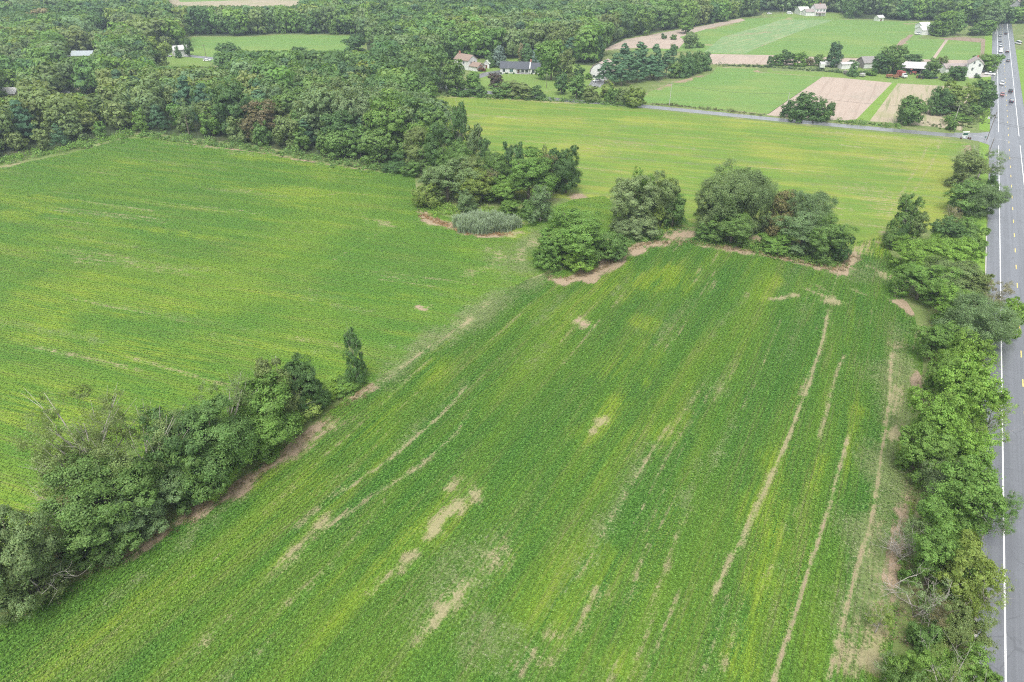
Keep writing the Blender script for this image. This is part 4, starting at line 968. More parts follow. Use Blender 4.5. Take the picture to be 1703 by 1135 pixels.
for a in [
    (1143, 27, 58, 28, 'tall', 'ly', 'tall fresh green tree on the tan margin in front of the woodland'),
    (1150, 54, 82, 26, 'round', 'gr', 'grey-green rounded tree below the tall fresh green one'),
    (1122, 74, 90, 14, 'round', 'md', 'small dark tree on the tan margin above the pine block'),
    (1105, 56, 66, 9, 'shrub', 'dk', 'smallest dark round bush on the tan margin'),
    (1121, 57, 67, 14, 'shrub', 'md', 'dark spreading bush on the tan margin'),
    (1165, 70, 80, 14, 'shrub', 'ly', 'low bush beside the brown track at the vegetable plot'),
    (1283, 93, 112, 12, 'tall', 'dk', 'small dark tree at the left end of the farm tree row'),
    (1297, 90, 111, 24, 'round', 'md', 'dark rounded tree second in the farm tree row'),
    (1311, 84, 111, 24, 'round', 'dk', 'tall dark rounded tree third in the farm tree row'),
    (1331, 86, 112, 28, 'round', 'ly', 'mid green tree fourth in the farm tree row'),
    (1348, 95, 111, 18, 'shrub', 'bn', 'brownish twiggy bush in the farm tree row'),
    (1364, 91, 112, 18, 'round', 'md', 'green rounded tree left of the tall farm pine'),
    (1394, 70, 114, 26, 'tall', 'pn', 'tall pine beside the white trailers'),
    (1380, 96, 110, 14, 'round', 'md', 'small dark tree at the foot of the tall farm pine'),
    (1416, 100, 112, 12, 'round', 'dk', 'small tree behind the white shed'),
    (1424, 101, 129, 19, 'cedar', 'dk', 'neat cone-shaped dark cedar in front of the white shed'),
    (1495, 76, 126, 42, 'round', 'md', 'biggest tree of the farmyard over the red truck'),
    (1470, 90, 124, 34, 'round', 'dk', 'dark tree left of the biggest farmyard tree'),
    (1520, 91, 112, 34, 'round', 'dk', 'dark rounded tree behind the open shed'),
    (1500, 108, 126, 30, 'shrub', 'dk', 'dark bush under the biggest farmyard tree'),
    (1450, 118, 127, 20, 'shrub', 'ly', 'green bush in front of the old grey barn'),
    (1556, 97, 130, 26, 'round', 'md', 'green tree right of the open shed'),
    (1572, 93, 112, 16, 'round', 'ol', 'thin tree behind the long low building'),
    (1548, 116, 132, 24, 'shrub', 'dk', 'dark bush right of the white box trailer'),
    (1598, 111, 136, 34, 'round', 'dk', 'dark rounded tree in front of the white farmhouse'),
    (1578, 120, 136, 24, 'shrub', 'md', 'green bush left of the dark rounded tree at the farmhouse'),
    (1628, 124, 131, 12, 'shrub', 'dk', 'small bush at the right wall of the white farmhouse'),
    (1645, 92, 121, 40, 'round', 'ly', 'spreading green tree between the farmhouse and the road'),
    (1660, 90, 112, 22, 'round', 'ly', 'green branch-like tree hanging over the road at the farm'),
    (1630, 106, 122, 12, 'shrub', 'dk', 'dark shrub behind the white farmhouse'),
    (1344, 154, 207, 38, 'tall', 'dk', 'dense dark tree beside the side road in front of the pink bare field'),
    (1360, 164, 207, 34, 'round', 'dk', 'dark tree at the right of the dense one by the side road'),
    (1330, 176, 206, 32, 'round', 'dk', 'dark lower tree at the left of the dense one by the side road'),
    (1318, 166, 197, 17, 'tall', 'dk', 'narrow dark tree left of the dark roadside cluster'),
    (1308, 174, 197, 16, 'shrub', 'dk', 'small dark bush at the left end of the dark roadside cluster'),
    (1384, 170, 202, 18, 'tall', 'dk', 'slim dark tree at the right end of the dark roadside cluster'),
    (1372, 182, 206, 22, 'shrub', 'md', 'olive bush filling the dark roadside cluster on the right'),
    (1524, 160, 212, 44, 'tall', 'md', 'leafy tree at the corner of the stubble field by the side road'),
    (1512, 176, 210, 26, 'round', 'md', 'left lower crown of the leafy trees at the stubble corner'),
    (1560, 143, 193, 26, 'cedar', 'dk', 'dark pointed cedar at the left of the grove beside the stubble'),
    (1575, 148, 194, 40, 'round', 'dk', 'dark green tree of the grove right of the pointed cedar'),
    (1592, 138, 190, 44, 'round', 'yl', 'yellow-green spreading tree at the back of the grove'),
    (1618, 140, 186, 34, 'feather', 'yl', 'thin yellow-green tree in the middle of the grove'),
    (1640, 133, 184, 44, 'tall', 'dk', 'big dark tree of the grove beside the road'),
    (1650, 150, 180, 26, 'round', 'dk', 'dark side crown hanging toward the road from the grove'),
    (1602, 168, 194, 40, 'shrub', 'ol', 'olive bush at the foot of the grove'),
    (1625, 172, 192, 30, 'shrub', 'md', 'green bush at the right foot of the grove'),
    (1600, 190, 204, 36, 'shrub', 'ly', 'leafy low bush on the weedy corner by the junction'),
    (1588, 196, 219, 20, 'shrub', 'md', 'small dark bush by the side road near the junction pole'),
    (1580, 193, 205, 16, 'round', 'ly', 'small light green tree top by the junction pole'),
    (1566, 44, 62, 24, 'round', 'ly', 'fresh green tree left in the group at the far end of the dirt track'),
    (1580, 18, 62, 34, 'round', 'ly', 'tallest fresh green tree in the group behind the small plots'),
    (1598, 20, 60, 30, 'tall', 'md', 'tall tree with visible trunks right in the group behind the small plots'),
    (1557, 36, 60, 20, 'round', 'md', 'rounded green tree at the white farm sheds in the distance'),
    (1627, 42, 61, 30, 'round', 'md', 'dark low tree left of the road where it vanishes'),
    (1645, 34, 60, 34, 'round', 'ly', 'green bushy tree beside the road where it vanishes'),
    (1655, 12, 52, 36, 'tall', 'gr', 'hazy big tree over the vanishing end of the road'),
    (1543, 46, 56, 12, 'shrub', 'dk', 'small bush beside the distant white sheds'),
]: T(*a, group=g, hi=False)
# ---------- single trees of note in the woodland
g = 'trees of the left woodland that stand out'
for a in [
    (432, 165, 235, 62, 'feather', (.25, .215, .12), 'russet brown tree at the front of the left woodland'),
    (418, 185, 240, 50, 'round', (.21, .19, .09), 'brownish green tree beside the russet one'),
    (470, 195, 250, 50, 'round', 'ol', 'olive tree with yellowish cap right of the russet tree'),
    (530, 150, 245, 76, 'round', 'gr', 'big grey-green tree at the front of the left woodland'),
    (580, 135, 245, 80, 'willow', 'sg', 'pale silvery tree in the middle of the left woodland'),
    (660, 148, 225, 60, 'round', 'br', 'bright green tree at the tip of the left woodland facing the far field'),
    (640, 165, 262, 70, 'round', 'ly', 'large fresh green tree near the tip of the left woodland'),
    (560, 222, 268, 50, 'round', 'md', 'rounded shrub-like tree at the woodland foot'),
    (625, 218, 280, 62, 'round', 'md', 'large rounded dark tree at the woodland foot near the clump'),
    (380, 138, 232, 66, 'round', 'dk', 'dark blue-green tree left of the russet tree'),
    (300, 165, 228, 44, 'bare', 'gr', 'half bare grey tree with pale trunk in the woodland above the field corner'),
    (255, 62, 120, 40, 'round', 'yl', 'pale yellow-green tree rising by the roof in the left woodland'),
    (195, 58, 115, 46, 'round', 'ly', 'light green tree left of the pale yellow-green one'),
    (10, 85, 110, 26, 'tall', 'bn', 'dying brown tree at the left edge of the picture'),
    (590, 58, 92, 40, 'round', 'dk', 'dark tree standing against the distant green field'),
    (495, 78, 104, 26, 'round', 'dk', 'small dark tree at the lower edge of the distant green field'),
    (380, 72, 112, 40, 'round', 'dk', 'dark tree beside the pole at the distant green field'),
    (310, 64, 96, 14, 'tall', 'dk', 'small dark tree beside the white building at the distant field'),
    (292, 76, 98, 12, 'cedar', 'dk', 'small spruce in front of the white building'),
]: T(*a, group=g, hi=False)

# ------------------------------------------------------------------ woods
W1 = GP([(-160, 300), (0, 266), (60, 257), (110, 246), (160, 234), (203, 222), (250, 221), (330, 231), (430, 243), (520, 259), (600, 272), (680, 282), (712, 258), (725, 225), (712, 185), (693, 158), (745, 158), (755, 140), (750, 118), (735, 104), (690, 97), (610, 92), (500, 103), (345, 114), (300, 112), (262, 113), (200, 104), (-160, 104)])
W2 = GP([(-220, 104), (200, 104), (262, 102), (285, 88), (310, 60), (420, 60), (470, 56), (608, 58), (612, 92), (690, 97), (740, 104), (800, 98), (850, 98), (900, 92), (960, 108), (1000, 110), (1004, 84), (1040, 64), (1110, 51), (1165, 43), (1230, 30), (1265, 26), (1270, 21), (1400, 21), (1412, 31), (1565, 36), (1600, 40), (1622, 46), (1652, 44), (1660, 40), (1900, 40), (1900, -30), (-300, -30)])
W2H = [GP([(262, -12), (282, 40), (400, 42), (503, 39), (540, 9), (560, 4), (845, 4), (845, -12)])]
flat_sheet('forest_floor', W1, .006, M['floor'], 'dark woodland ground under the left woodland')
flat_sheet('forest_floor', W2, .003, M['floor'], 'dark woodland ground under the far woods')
# openings kept in the woods: photo rectangle that stays visible, and the row its back stands on
OPEN = [(295, 0, 470, 11, 12), (98, 136, 152, 158, 160), (0, 150, 26, 162, 165), (116, 90, 148, 95, 101), (262, 80, 348, 112, 92), (744, 92, 804, 122, 112), (800, 96, 820, 115, 113), (826, 96, 1003, 130, 118), (1325, 5, 1372, 30, 26), (1270, 18, 1330, 28, 24), (1688, 0, 1703, 12, 10), (1455, 22, 1466, 36, 30), (310, 58, 605, 86, 84), (330, 88, 350, 104, 100), (168, 40, 174, 52, 60)]
def hexgrid(poly, sp, rng):
    lo, hi = poly.min(0), poly.max(0); pts = []
    y = lo[1]; r = 0
    while y < hi[1]:
        n = int((hi[0] - lo[0]) / sp) + 1
        x = lo[0] + sp * (np.arange(n) + .5 * (r % 2))
        pts.append(np.stack([x, np.full(n, y)], 1)); y += sp * .866; r += 1
    p = np.concatenate(pts); p = p + rng.uniform(-.38, .38, p.shape) * sp
    return p
rngw = np.random.default_rng(5)
foot = np.array(FOOT)
def tone_at(x, y, rng):
    f = sin(x * .021 + 1.3 * sin(y * .017)) + sin(y * .029 + 1.1 * sin(x * .013)) + rng.normal() * 1.1 - .05
    u = rng.random()
    if u < .003: return 'bn'
    if u < .02: return 'yl'
    if u < .08: return 'pn'
    return 'dk' if f < -.9 else 'md' if f < .25 else 'gr' if f < .8 else 'ly' if f < 1.5 else 'ol'
TONE = dict(dk='dark green', md='mid green', gr='grey-green', ly='fresh green', ol='olive green', yl='yellow-green', bn='brownish', pn='dark bluish')
wood = []
front = GP([(-160, 300), (0, 266), (110, 246), (203, 222), (250, 221), (330, 231), (430, 243), (520, 259), (600, 272), (680, 282)])
for poly, sp, holes, wid in ((W1, 9.2, [], 1), (W2, 10.4, W2H, 2)):
    p = hexgrid(poly, sp, rngw); m = inside(p, poly)
    for hpoly in holes: m &= ~inside(p, hpoly)
    p = p[m]
    df, _, _ = dist_poly(p, front)
    for (x, y), d in zip(p, df):
        if len(foot) and (np.hypot(foot[:, 0] - x, foot[:, 1] - y) < np.maximum(3.2, foot[:, 2] * .38)).any(): continue
        h = rngw.uniform(12, 18.5) if wid == 1 else rngw.uniform(14, 20)
        if wid == 1 and d < 9: h = rngw.uniform(6, 11.5)
        elif wid == 1 and d < 18: h = rngw.uniform(9, 15)
        w = min(h * rngw.uniform(.78, 1.1), sp * 1.75)
        bx, by = PX(x, y, 0); tx, ty = PX(x, y, h)
        if bx < -90 or bx > 1790 or by < -28: continue
        if wid == 2 and by < 8 and ty < -75: continue
        wp = w * FPX / (y * TC + CAM_H * TS); skip = False
        for x0, y0, x1, y1, yb in OPEN:
            if by > yb - 6 and tx + wp / 2 > x0 and tx - wp / 2 < x1 and ty < y1 - 2 and by > y0:
                h2 = h
                while h2 > 5 and PX(x, y, h2)[1] < y1 - 1: h2 -= .7
                if h2 > 5: h = h2; w = min(w, h * .95)
                else: skip = True
                break
        if skip: continue
        tone = tone_at(x, y, rngw); u = rngw.random()
        kind = 'pine' if tone == 'pn' else 'feather' if tone == 'bn' and u < .5 else 'shrub' if (wid == 1 and d < 9) else 'round' if u < .6 else 'tall' if u < .8 else 'willow' if u < .9 else 'shrub'
        wood.append((math.hypot(x, y), x, y, h, w, tone, kind, d, wid, bx, by))
wood.sort()
# trees of the far right roadside
for i in range(14):
    al = 300 + i * 21 + rngw.uniform(-4, 4); q = RP(LAT1 + 9.5 + rngw.uniform(0, 5) , al)
    if PX(q[0], q[1], 0)[0] > 1760: continue
    tree_at(q, rngw.uniform(7, 11), rngw.uniform(6, 8), 'round', ['md', 'dk', 'ly'][i % 3], 'green tree in the roadside row beyond the road at the right edge of the picture', group='tree row beyond the road', hi=False, rng=rngw)
budget = max(0, 318 - N_TREES[0])
near_w, rest_w = wood[:budget], wood[budget:]
for dd, x, y, h, w, tone, kind, d, wid, bx, by in near_w:
    if kind == 'feather' : kk = 'broadleaf'
    kk = 'pine' if kind == 'pine' else 'broadleaf'
    if wid == 1:
        sec = 'left of the field corner' if bx < 200 else 'above the field corner' if bx < 400 else 'right of the russet tree' if bx < 720 else 'by the lawn'
        row = 'at the left woodland edge' if d < 9 else 'behind the left woodland edge' if d < 26 else 'deep in the left woodland'
        lab = f'{TONE[tone]} {kk} tree {row}, {sec}'
    else:
        lab = f'{TONE[tone]} {kk} tree in the woods behind the houses'
    tree_at((x, y), h, w, kind, tone, lab, group='trees of the left woodland' if wid == 1 else 'trees of the far woods', hi=False, rng=rngw)
def forest(name, label, items, sub):
    Vs, Fs, Cs, o = [], [], [], 0
    for dd, x, y, h, w, tone, kind, d, wid, bx, by in items:
        V, F, col = FAR[kind][rngw.integers(len(FAR[kind]))]
        n = len(F) if sub is None else sub
        V = V[:4 * n].copy(); F = F[:n]; col = col[:n]
        if sub is not None:
            V = V.reshape(n, 4, 3); c = V.mean(1, keepdims=True); V = ((V - c) * math.sqrt(1300 / n) * .95 + c).reshape(-1, 3)
        a = rngw.random() * 6.283; ca, sa = cos(a), sin(a)
        X = (V[:, 0] * ca - V[:, 1] * sa) * w / REF_W + x; Y = (V[:, 0] * sa + V[:, 1] * ca) * w / REF_W + y
        Vs.append(np.stack([X, Y, V[:, 2] * h / REF_H], 1)); Fs.append(F + o); o += len(V)
        col = .6 * col + .4
        Cs.append(col * np.array(jitter_col(C[tone], rngw, .17)[:3]))
    me = mesh_np(name, np.concatenate(Vs), np.concatenate(Fs), M['leaf'], fcol=np.concatenate(Cs))
    ob = link(name, me); ob.color = (1, 1, 1, 1)
    return tag(ob, label, 'woodland', kind='stuff')
mid = [w for w in rest_w if w[0] < 520]; far = [w for w in rest_w if w[0] >= 520]
print('trees', N_TREES[0], 'wood', len(wood), 'mid', len(mid), 'far', len(far))
if mid: forest('forest', 'dense mixed green woodland filling the left middle distance', mid, None)
if far: forest('forest', 'hazy far woodland along the top of the picture', far, 800)

# ------------------------------------------------------------------ undergrowth, reeds
def weeds(name, label, line_px, width, h, dens, col, mat='leaf', size=.34, per=26, tall=1.0, seed=0, cat='undergrowth'):
    rng = np.random.default_rng(900 + seed); line = GP(line_px) if not isinstance(line_px, np.ndarray) else line_px
    seg = np.hypot(*np.diff(line, axis=0).T); Ltot = seg.sum(); n = int(Ltot * width * dens)
    t = rng.random(n) * Ltot; k = np.searchsorted(np.cumsum(seg), t).clip(0, len(seg) - 1); t0 = np.concatenate([[0], np.cumsum(seg)])[k]
    f = ((t - t0) / seg[k])[:, None]; p = line[k] * (1 - f) + line[k + 1] * f; d = unit(line[k + 1] - line[k]); nn = np.stack([-d[:, 1], d[:, 0]], 1)
    p = p + nn * (rng.normal(size=(n, 1)) * width * .32)
    hh = h * (.4 + .8 * rng.random(n)) * (.75 + .5 * np.sin(p[:, 0] * .5 + np.sin(p[:, 1] * .6)))
    hh = np.maximum(hh, .25)
    c = np.column_stack([p, hh * .55]); r = .35 + hh * .45
    V, F, sh = leaves(rng, c, r, unit(rng.normal(size=(n, 3)) * .5 + np.array([0, 0, .8])), n * per, size, flat=(1.1, 1.1, tall * .9), var=.35)
    V[:, 2] = np.maximum(V[:, 2], .03)
    hue = (rng.random(len(sh)) - .5) * .3
    cc = np.stack([sh * (1 + hue), sh, sh * (1 - hue * .4)], 1) * np.array(C[col] if isinstance(col, str) else col)
    ob = link(name, mesh_np(name, V, F, M[mat], fcol=cc)); ob.color = (1, 1, 1, 1)
    return tag(ob, label, cat, kind='stuff')
weeds('undergrowth', 'leafy undergrowth along the foot of the left hedge', [(-60, 1020), (90, 945), (180, 903), (290, 832), (410, 765), (500, 698), (560, 662), (600, 640)], 3.0, 1.2, 1.3, 'ly', seed=1, size=.3)
weeds('undergrowth', 'green weeds between the reed bed and the trees of the clump', [(700, 345), (740, 352), (790, 352), (850, 362), (900, 368), (935, 350)], 7, 1.1, 1.3, 'br', seed=2)
weeds('undergrowth', 'low bright ground cover among the two middle clumps', [(925, 440), (990, 425), (1040, 405), (1080, 385), (1140, 370)], 6, 1.0, 1.4, 'md', seed=3)
weeds('undergrowth', 'low bright ground cover under the right middle clump', [(1165, 395), (1240, 408), (1310, 425), (1390, 438)], 7, 1.2, 1.4, 'ly', seed=4)
weeds('undergrowth', 'tangled undergrowth along the foot of the roadside hedge', np.array([RP(-7.2, a) for a in (-50, 0, 50, 100, 140)]), 5.0, 1.4, 1.1, 'ly', seed=5, size=.3)
weeds('undergrowth', 'dry twiggy brush on the field side of the roadside hedge', np.array([RP(-10.5, a) for a in (-45, -25, -5, 15)]), 3.0, .9, .8, (.20, .165, .11), seed=6, size=.22)
weeds('undergrowth', 'bramble thicket along the left field edge below the woodland', [(-100, 292), (0, 270), (60, 260), (110, 249), (160, 240), (205, 226), (240, 225)], 9, 2.4, .55, 'ly', size=.5, seed=7)
weeds('undergrowth', 'dark brush along the woodland foot behind the left field', [(240, 226), (330, 237), (430, 249), (520, 265), (600, 278), (688, 288)], 6, 2.4, .6, 'md', size=.5, seed=8)
weeds('undergrowth', 'brushy bank along the lane below the lawn', [(690, 158), (780, 161), (860, 165), (930, 168), (1000, 172), (1060, 178)], 5, 1.8, .7, 'md', size=.5, seed=9)
weeds('undergrowth', 'pale weeds on the verge by the field pole beside the side road', [(1085, 174), (1120, 176), (1165, 181), (1200, 184), (1270, 192)], 3, 1.0, .7, (.17, .19, .09), size=.4, seed=10)
weeds('undergrowth', 'tall dark grass on the bank between the stubble field and the side road', [(1390, 203), (1440, 207), (1500, 212)], 4, 1.6, 1.0, 'md', size=.45, seed=11)
weeds('undergrowth', 'weedy growth on the corner between the grove and the junction', [(1560, 214), (1600, 208), (1622, 200), (1630, 185)], 10, 1.1, .45, (.12, .16, .06), size=.4, seed=12)
weeds('undergrowth', 'low weeds along the edge of the farmyard garden', [(1190, 109), (1280, 112), (1380, 120), (1480, 124)], 6, 1.3, .35, (.11, .17, .075), size=.6, seed=13)
weeds('dry_grass', 'band of orange-brown dead grass in front of the reed bed', [(700, 358), (740, 374), (775, 386), (815, 391), (852, 388)], 2.6, .45, 3.0, (.36, .235, .12), size=.25, per=16, seed=14, cat='dry grass')
weeds('dry_grass', 'dry brown grass and weeds on the soil rim along the two middle clumps', [(905, 460), (940, 466), (1000, 446), (1030, 424), (1080, 404), (1150, 404), (1260, 420), (1330, 436), (1395, 450), (1420, 425)], 2.6, .4, 2.2, (.25, .20, .105), size=.24, per=12, seed=15, cat='dry grass')
weeds('dry_grass', 'straw coloured weeds along the dirt strip in front of the left hedge', [(-20, 1040), (165, 948), (240, 905), (330, 846), (415, 797), (480, 750), (552, 692), (620, 640)], 3.2, .35, 1.8, (.22, .20, .09), size=.2, per=12, seed=16, cat='dry grass')
weeds('dry_grass', 'straw coloured litter on the field side of the roadside hedge', np.array([RP(-12.5, a) for a in (-45, -20, 0, 25, 45, 70)]), 3.0, .3, 1.2, (.27, .23, .14), size=.2, per=12, seed=17, cat='dry grass')
def reed_bed():
    rng = np.random.default_rng(77); c = G(806, 381); n = 3000
    a = rng.random(n) * 6.283; r = np.sqrt(rng.random(n)); rr = r * (1 + .12 * np.sin(3 * a + 1) + .1 * np.sin(7 * a)); p = np.column_stack([c[0] + np.cos(a) * rr * 9.2, c[1] + np.sin(a) * rr * 4.4])
    h = (3.9 + 1.3 * rng.random(n) + .7 * np.sin(p[:, 0] * 1.1 + np.sin(p[:, 1] * 1.7) * 1.5)) * (1 - .4 * r ** 3)
    Vs, Fs, sh, o = [], [], [], 0
    lean = rng.normal(size=(n, 2)) * .32
    for z0, z1, wd in ((0, .55, .07), (.5, 1.0, .06)):
        b = rng.random(n) * 6.283; d = np.stack([np.cos(b), np.sin(b)], 1) * wd
        P0 = np.column_stack([p + lean * z0 ** 2, h * z0]); P1 = np.column_stack([p + lean * z1 ** 2 * 1.6, h * z1])
        D = np.column_stack([d, np.zeros(n)])
        Vs.append(np.stack([P0 - D, P0 + D, P1 + D * .5, P1 - D * .5], 1).reshape(-1, 3)); Fs.append(np.arange(4 * n).reshape(n, 4) + o); o += 4 * n; sh.append(.8 + .4 * rng.random(n))
    for q in range(5):                                         # drooping blades
        z = .35 + .6 * rng.random(n); b = rng.random(n) * 6.283; d = np.stack([np.cos(b), np.sin(b)], 1); s = np.stack([-d[:, 1], d[:, 0]], 1) * .05
        P0 = np.column_stack([p + lean * (z ** 2)[:, None] * 1.3, h * z]); P1 = P0 + np.column_stack([d * .55, .12 + rng.random(n) * .35])
        S = np.column_stack([s, np.zeros(n)])
        Vs.append(np.stack([P0 - S, P0 + S, P1 + S * .3, P1 - S * .3], 1).reshape(-1, 3)); Fs.append(np.arange(4 * n).reshape(n, 4) + o); o += 4 * n; sh.append(.8 + .5 * rng.random(n))
    sh = np.concatenate(sh)[:, None] * np.array([.33, .415, .29])
    ob = link('reeds', mesh_np('reeds', np.concatenate(Vs), np.concatenate(Fs), M['leaf'], fcol=sh)); ob.color = (1, 1, 1, 1)
    tag(ob, 'rounded bed of tall blue-green reeds in front of the tree clump', 'reeds', kind='stuff')
reed_bed()

# ================================================================== BUILDINGS
def roof_mb(L_, W_, e, r, ov=.4, th=.2, skew=0.0):
    s = (r - e) / (W_ / 2); d = ov * s
    prof = [(-W_ / 2 - ov, e - d), (skew, r), (W_ / 2 + ov, e - d), (W_ / 2 + ov, e - d + th), (skew, r + th), (-W_ / 2 - ov, e - d + th)]
    return MB().prism(prof, -L_ / 2 - ov, L_ / 2 + ov)
def window(parent, L_, W_, face, u, z, w, h, pane='glass', frame='white', arch=False):
    t = .06
    def on(mb, w, h, d0, d1):
        if face in 'fb':
            y = -W_ / 2 if face == 'f' else W_ / 2; s = -1 if face == 'f' else 1
            mb.box(u - w / 2, u + w / 2, min(y + s * d0, y + s * d1), max(y + s * d0, y + s * d1), z - h / 2, z + h / 2)
        else:
            x = -L_ / 2 if face == 'l' else L_ / 2; s = -1 if face == 'l' else 1
            mb.box(min(x + s * d0, x + s * d1), max(x + s * d0, x + s * d1), u - w / 2, u + w / 2, z - h / 2, z + h / 2)
        return mb
    fr = on(MB(), w + .24, h + .24, -.02, .05).build('window', M[frame], parent)
    on(MB(), w, h, .0, .075).build('pane', M[pane], fr)
    if w > .7: on(MB(), .06, h, .02, .10).build('mullion', M[frame], fr)
def house(name, label, cat, px, rz, L_, W_, e, r, wall='white', roof='slate', wins=(), doors=(), chimney=None, group=None, ov=.4):
    p = G(*px); h = empty(name, (p[0], p[1], 0), rz)
    tag(h, label, cat, group)
    MB().prism([(-W_ / 2, -.3), (W_ / 2, -.3), (W_ / 2, e), (0, r - .02), (-W_ / 2, e)], -L_ / 2, L_ / 2).build('wall', M[wall], h)
    rf = roof_mb(L_, W_, e, r, ov).build('roof', M[roof], h)
    for w in wins: window(h, L_, W_, *w)
    for face, u, w, hh in doors:
        m = MB()
        if face in 'fb':
            y = -W_ / 2 if face == 'f' else W_ / 2; s = -1 if face == 'f' else 1
            m.box(u - w / 2, u + w / 2, min(y, y + s * .07), max(y, y + s * .07), 0, hh)
            kx = (u + w * .35, y + s * .1)
        else:
            x = -L_ / 2 if face == 'l' else L_ / 2; s = -1 if face == 'l' else 1
            m.box(min(x, x + s * .07), max(x, x + s * .07), u - w / 2, u + w / 2, 0, hh); kx = (x + s * .1, u + w * .35)
        d = m.build('door', M['door'] if w < 1.6 else M['white'], h)
        MB().box(kx[0] - .04, kx[0] + .04, kx[1] - .04, kx[1] + .04, 1.0, 1.1).build('handle', M['rim'], d)
    if chimney:
        x, y, w, top = chimney
        c = MB().box(x - w / 2, x + w / 2, y - w / 2, y + w / 2, e, top).build('chimney', M['brick'], rf)
    return h
# the white ranch house: two wings, a columned porch
h = house('ranch_house', 'white ranch house with dark grey roof, arched windows and a columned porch', 'house', (858, 120), R_(-5), 17.5, 9.0, 2.9, 5.6,
          wins=[('f', -6.6, 1.55, 1.5, 1.7), ('f', -2.3, 1.55, 2.0, 1.7, 'greenshutter'), ('f', 4.3, 1.5, 1.3, 1.5), ('f', 6.6, 1.5, 1.3, 1.5), ('l', 0, 1.6, 1.2, 1.2)], doors=[('f', 1.8, 1.05, 2.15)])
m = MB().prism([(-5.6, -.3), (4.2, -.3), (4.2, 2.9), (-.7, 5.2), (-5.6, 2.9)], 8.75, 16.0); m.build('side_wing', M['white'], h)
MB().prism([(-6.0, 2.71), (-.7, 5.22), (4.6, 2.71), (4.6, 2.93), (-.7, 5.44), (-6.0, 2.93)], 8.4, 16.4).build('wing_roof', M['slate'], h)
for x in (10.4, 13.6):
    fr = MB().box(x - .85, x + .85, -5.66, -5.58, .6, 2.5).build('window', M['white'], h); MB().box(x - .7, x + .7, -5.69, -5.6, .75, 2.35).build('pane', M['glass'], fr)
MB().prism([(-6.3, 2.55), (-4.0, 3.35), (-4.0, 3.55), (-6.3, 2.75)], .4, 8.3).build('porch_roof', M['slate'], h)
for x in (.7, 3.0, 5.4, 7.9): MB().tube([(x, -6.1, 0), (x, -6.1, 2.6)], .11, 8).build('porch_column', M['white'], h)
MB().box(.4, 8.3, -6.3, -4.5, -.2, .18).build('porch_floor', M['concrete'], h)
MB().prism([(-5.9, 2.95), (-.7, 5.5), (-.5, 5.5), (-.5, 5.7), (-.7, 5.72), (-5.95, 3.12)], 8.15, 8.75).build('gable_board', M['white'], h)
MB().box(8.2, 9.2, -.2, .8, 4.6, 6.9).build('chimney', M['brick'], h)
for i, x in enumerate((-8.2, -5.2, -4.4, -.9, 9.6, 12.0, 15.2)):
    T_ = G(858, 120); q = np.array([T_[0] + x * cos(R_(-5)) + 5.6 * sin(R_(-5)) * 1, T_[1] + x * sin(R_(-5)) - 6.2])
    tree_at(q, .9, 1.3, 'shrub', 'dk', 'small clipped dark bush along the front wall of the ranch house', 'shrub', 'foundation bushes of the ranch house', False)
# the gabled house with the brown roof and its garage
h = house('gabled_house', 'white two storey gabled house with brown roof and brick chimney half hidden by the woodland', 'house', (775, 114), R_(-38), 11, 8, 5.4, 7.9, roof='brownroof', chimney=(-4.5, 0, .9, 9.3),
          wins=[('r', -1.6, 4.0, 1.0, 1.3), ('r', 1.6, 4.0, 1.0, 1.3), ('f', -2, 4.0, 1.0, 1.3), ('f', 2, 4.0, 1.0, 1.3)])
MB().prism([(-3.3, -.3), (3.3, -.3), (3.3, 2.6), (0, 4.2), (-3.3, 2.6)], 5.5, 12.0).build('garage', M['white'], h)
roof = MB().prism([(-3.75, 2.39), (0, 4.22), (3.75, 2.39), (3.75, 2.6), (0, 4.43), (-3.75, 2.6)], 5.3, 12.4).build('garage_roof', M['brownroof'], h)
MB().box(12.0, 12.08, -1.5, 1.5, 0, 2.2).build('garage_door', M['pale'], h)
house('garden_shed', 'small white shed with a rounded gable behind the blue-grey spruce', 'shed', (811, 113), R_(70), 4.0, 3.4, 2.8, 4.4, roof='pale', doors=[('l', 0, 1.2, 2.0)], wins=[('l', 0, 3.0, .5, .5)])
# barn house: gambrel roof with curved lower slope
p = G(1002, 129); h = tag(empty('barn_house', (p[0], p[1], 0), R_(62)), 'tan gambrel-roofed barn house with white lower wall beside the pines', 'house')
gam = [(-5.2, 3.0), (-4.6, 5.2), (-3.2, 7.2), (0, 8.8), (3.2, 7.2), (4.6, 5.2), (5.2, 3.0)]
MB().prism([(-5.0, -.3), (5.0, -.3), (5.0, 3.0)] + [(y * .96, z - .12) for y, z in gam[::-1][1:-1]] + [(-5.0, 3.0)], -6.5, 6.5).build('wall', M['white'], h)
MB().prism(gam + [(y * 1.04, z + .2) for y, z in gam[::-1]], -6.9, 6.9).build('roof', M['tanroof'], h)
for s in (-1, 1): window(h, 13, 10, 'l', s * 2.6, 1.5, 1.2, 1.3)
window(h, 13, 10, 'l', 0, 5.0, 1.6, 1.3); MB().box(-6.58, -6.48, -.6, .6, 0, 2.2).build('door', M['door'], h)
for u in (-4, 0, 4): window(h, 13, 10, 'b', u, 1.5, 1.2, 1.2)
MB().box(-3.4, -.4, 5.0, 5.08, 0, 2.3).build('garage_door', M['pale'], h)
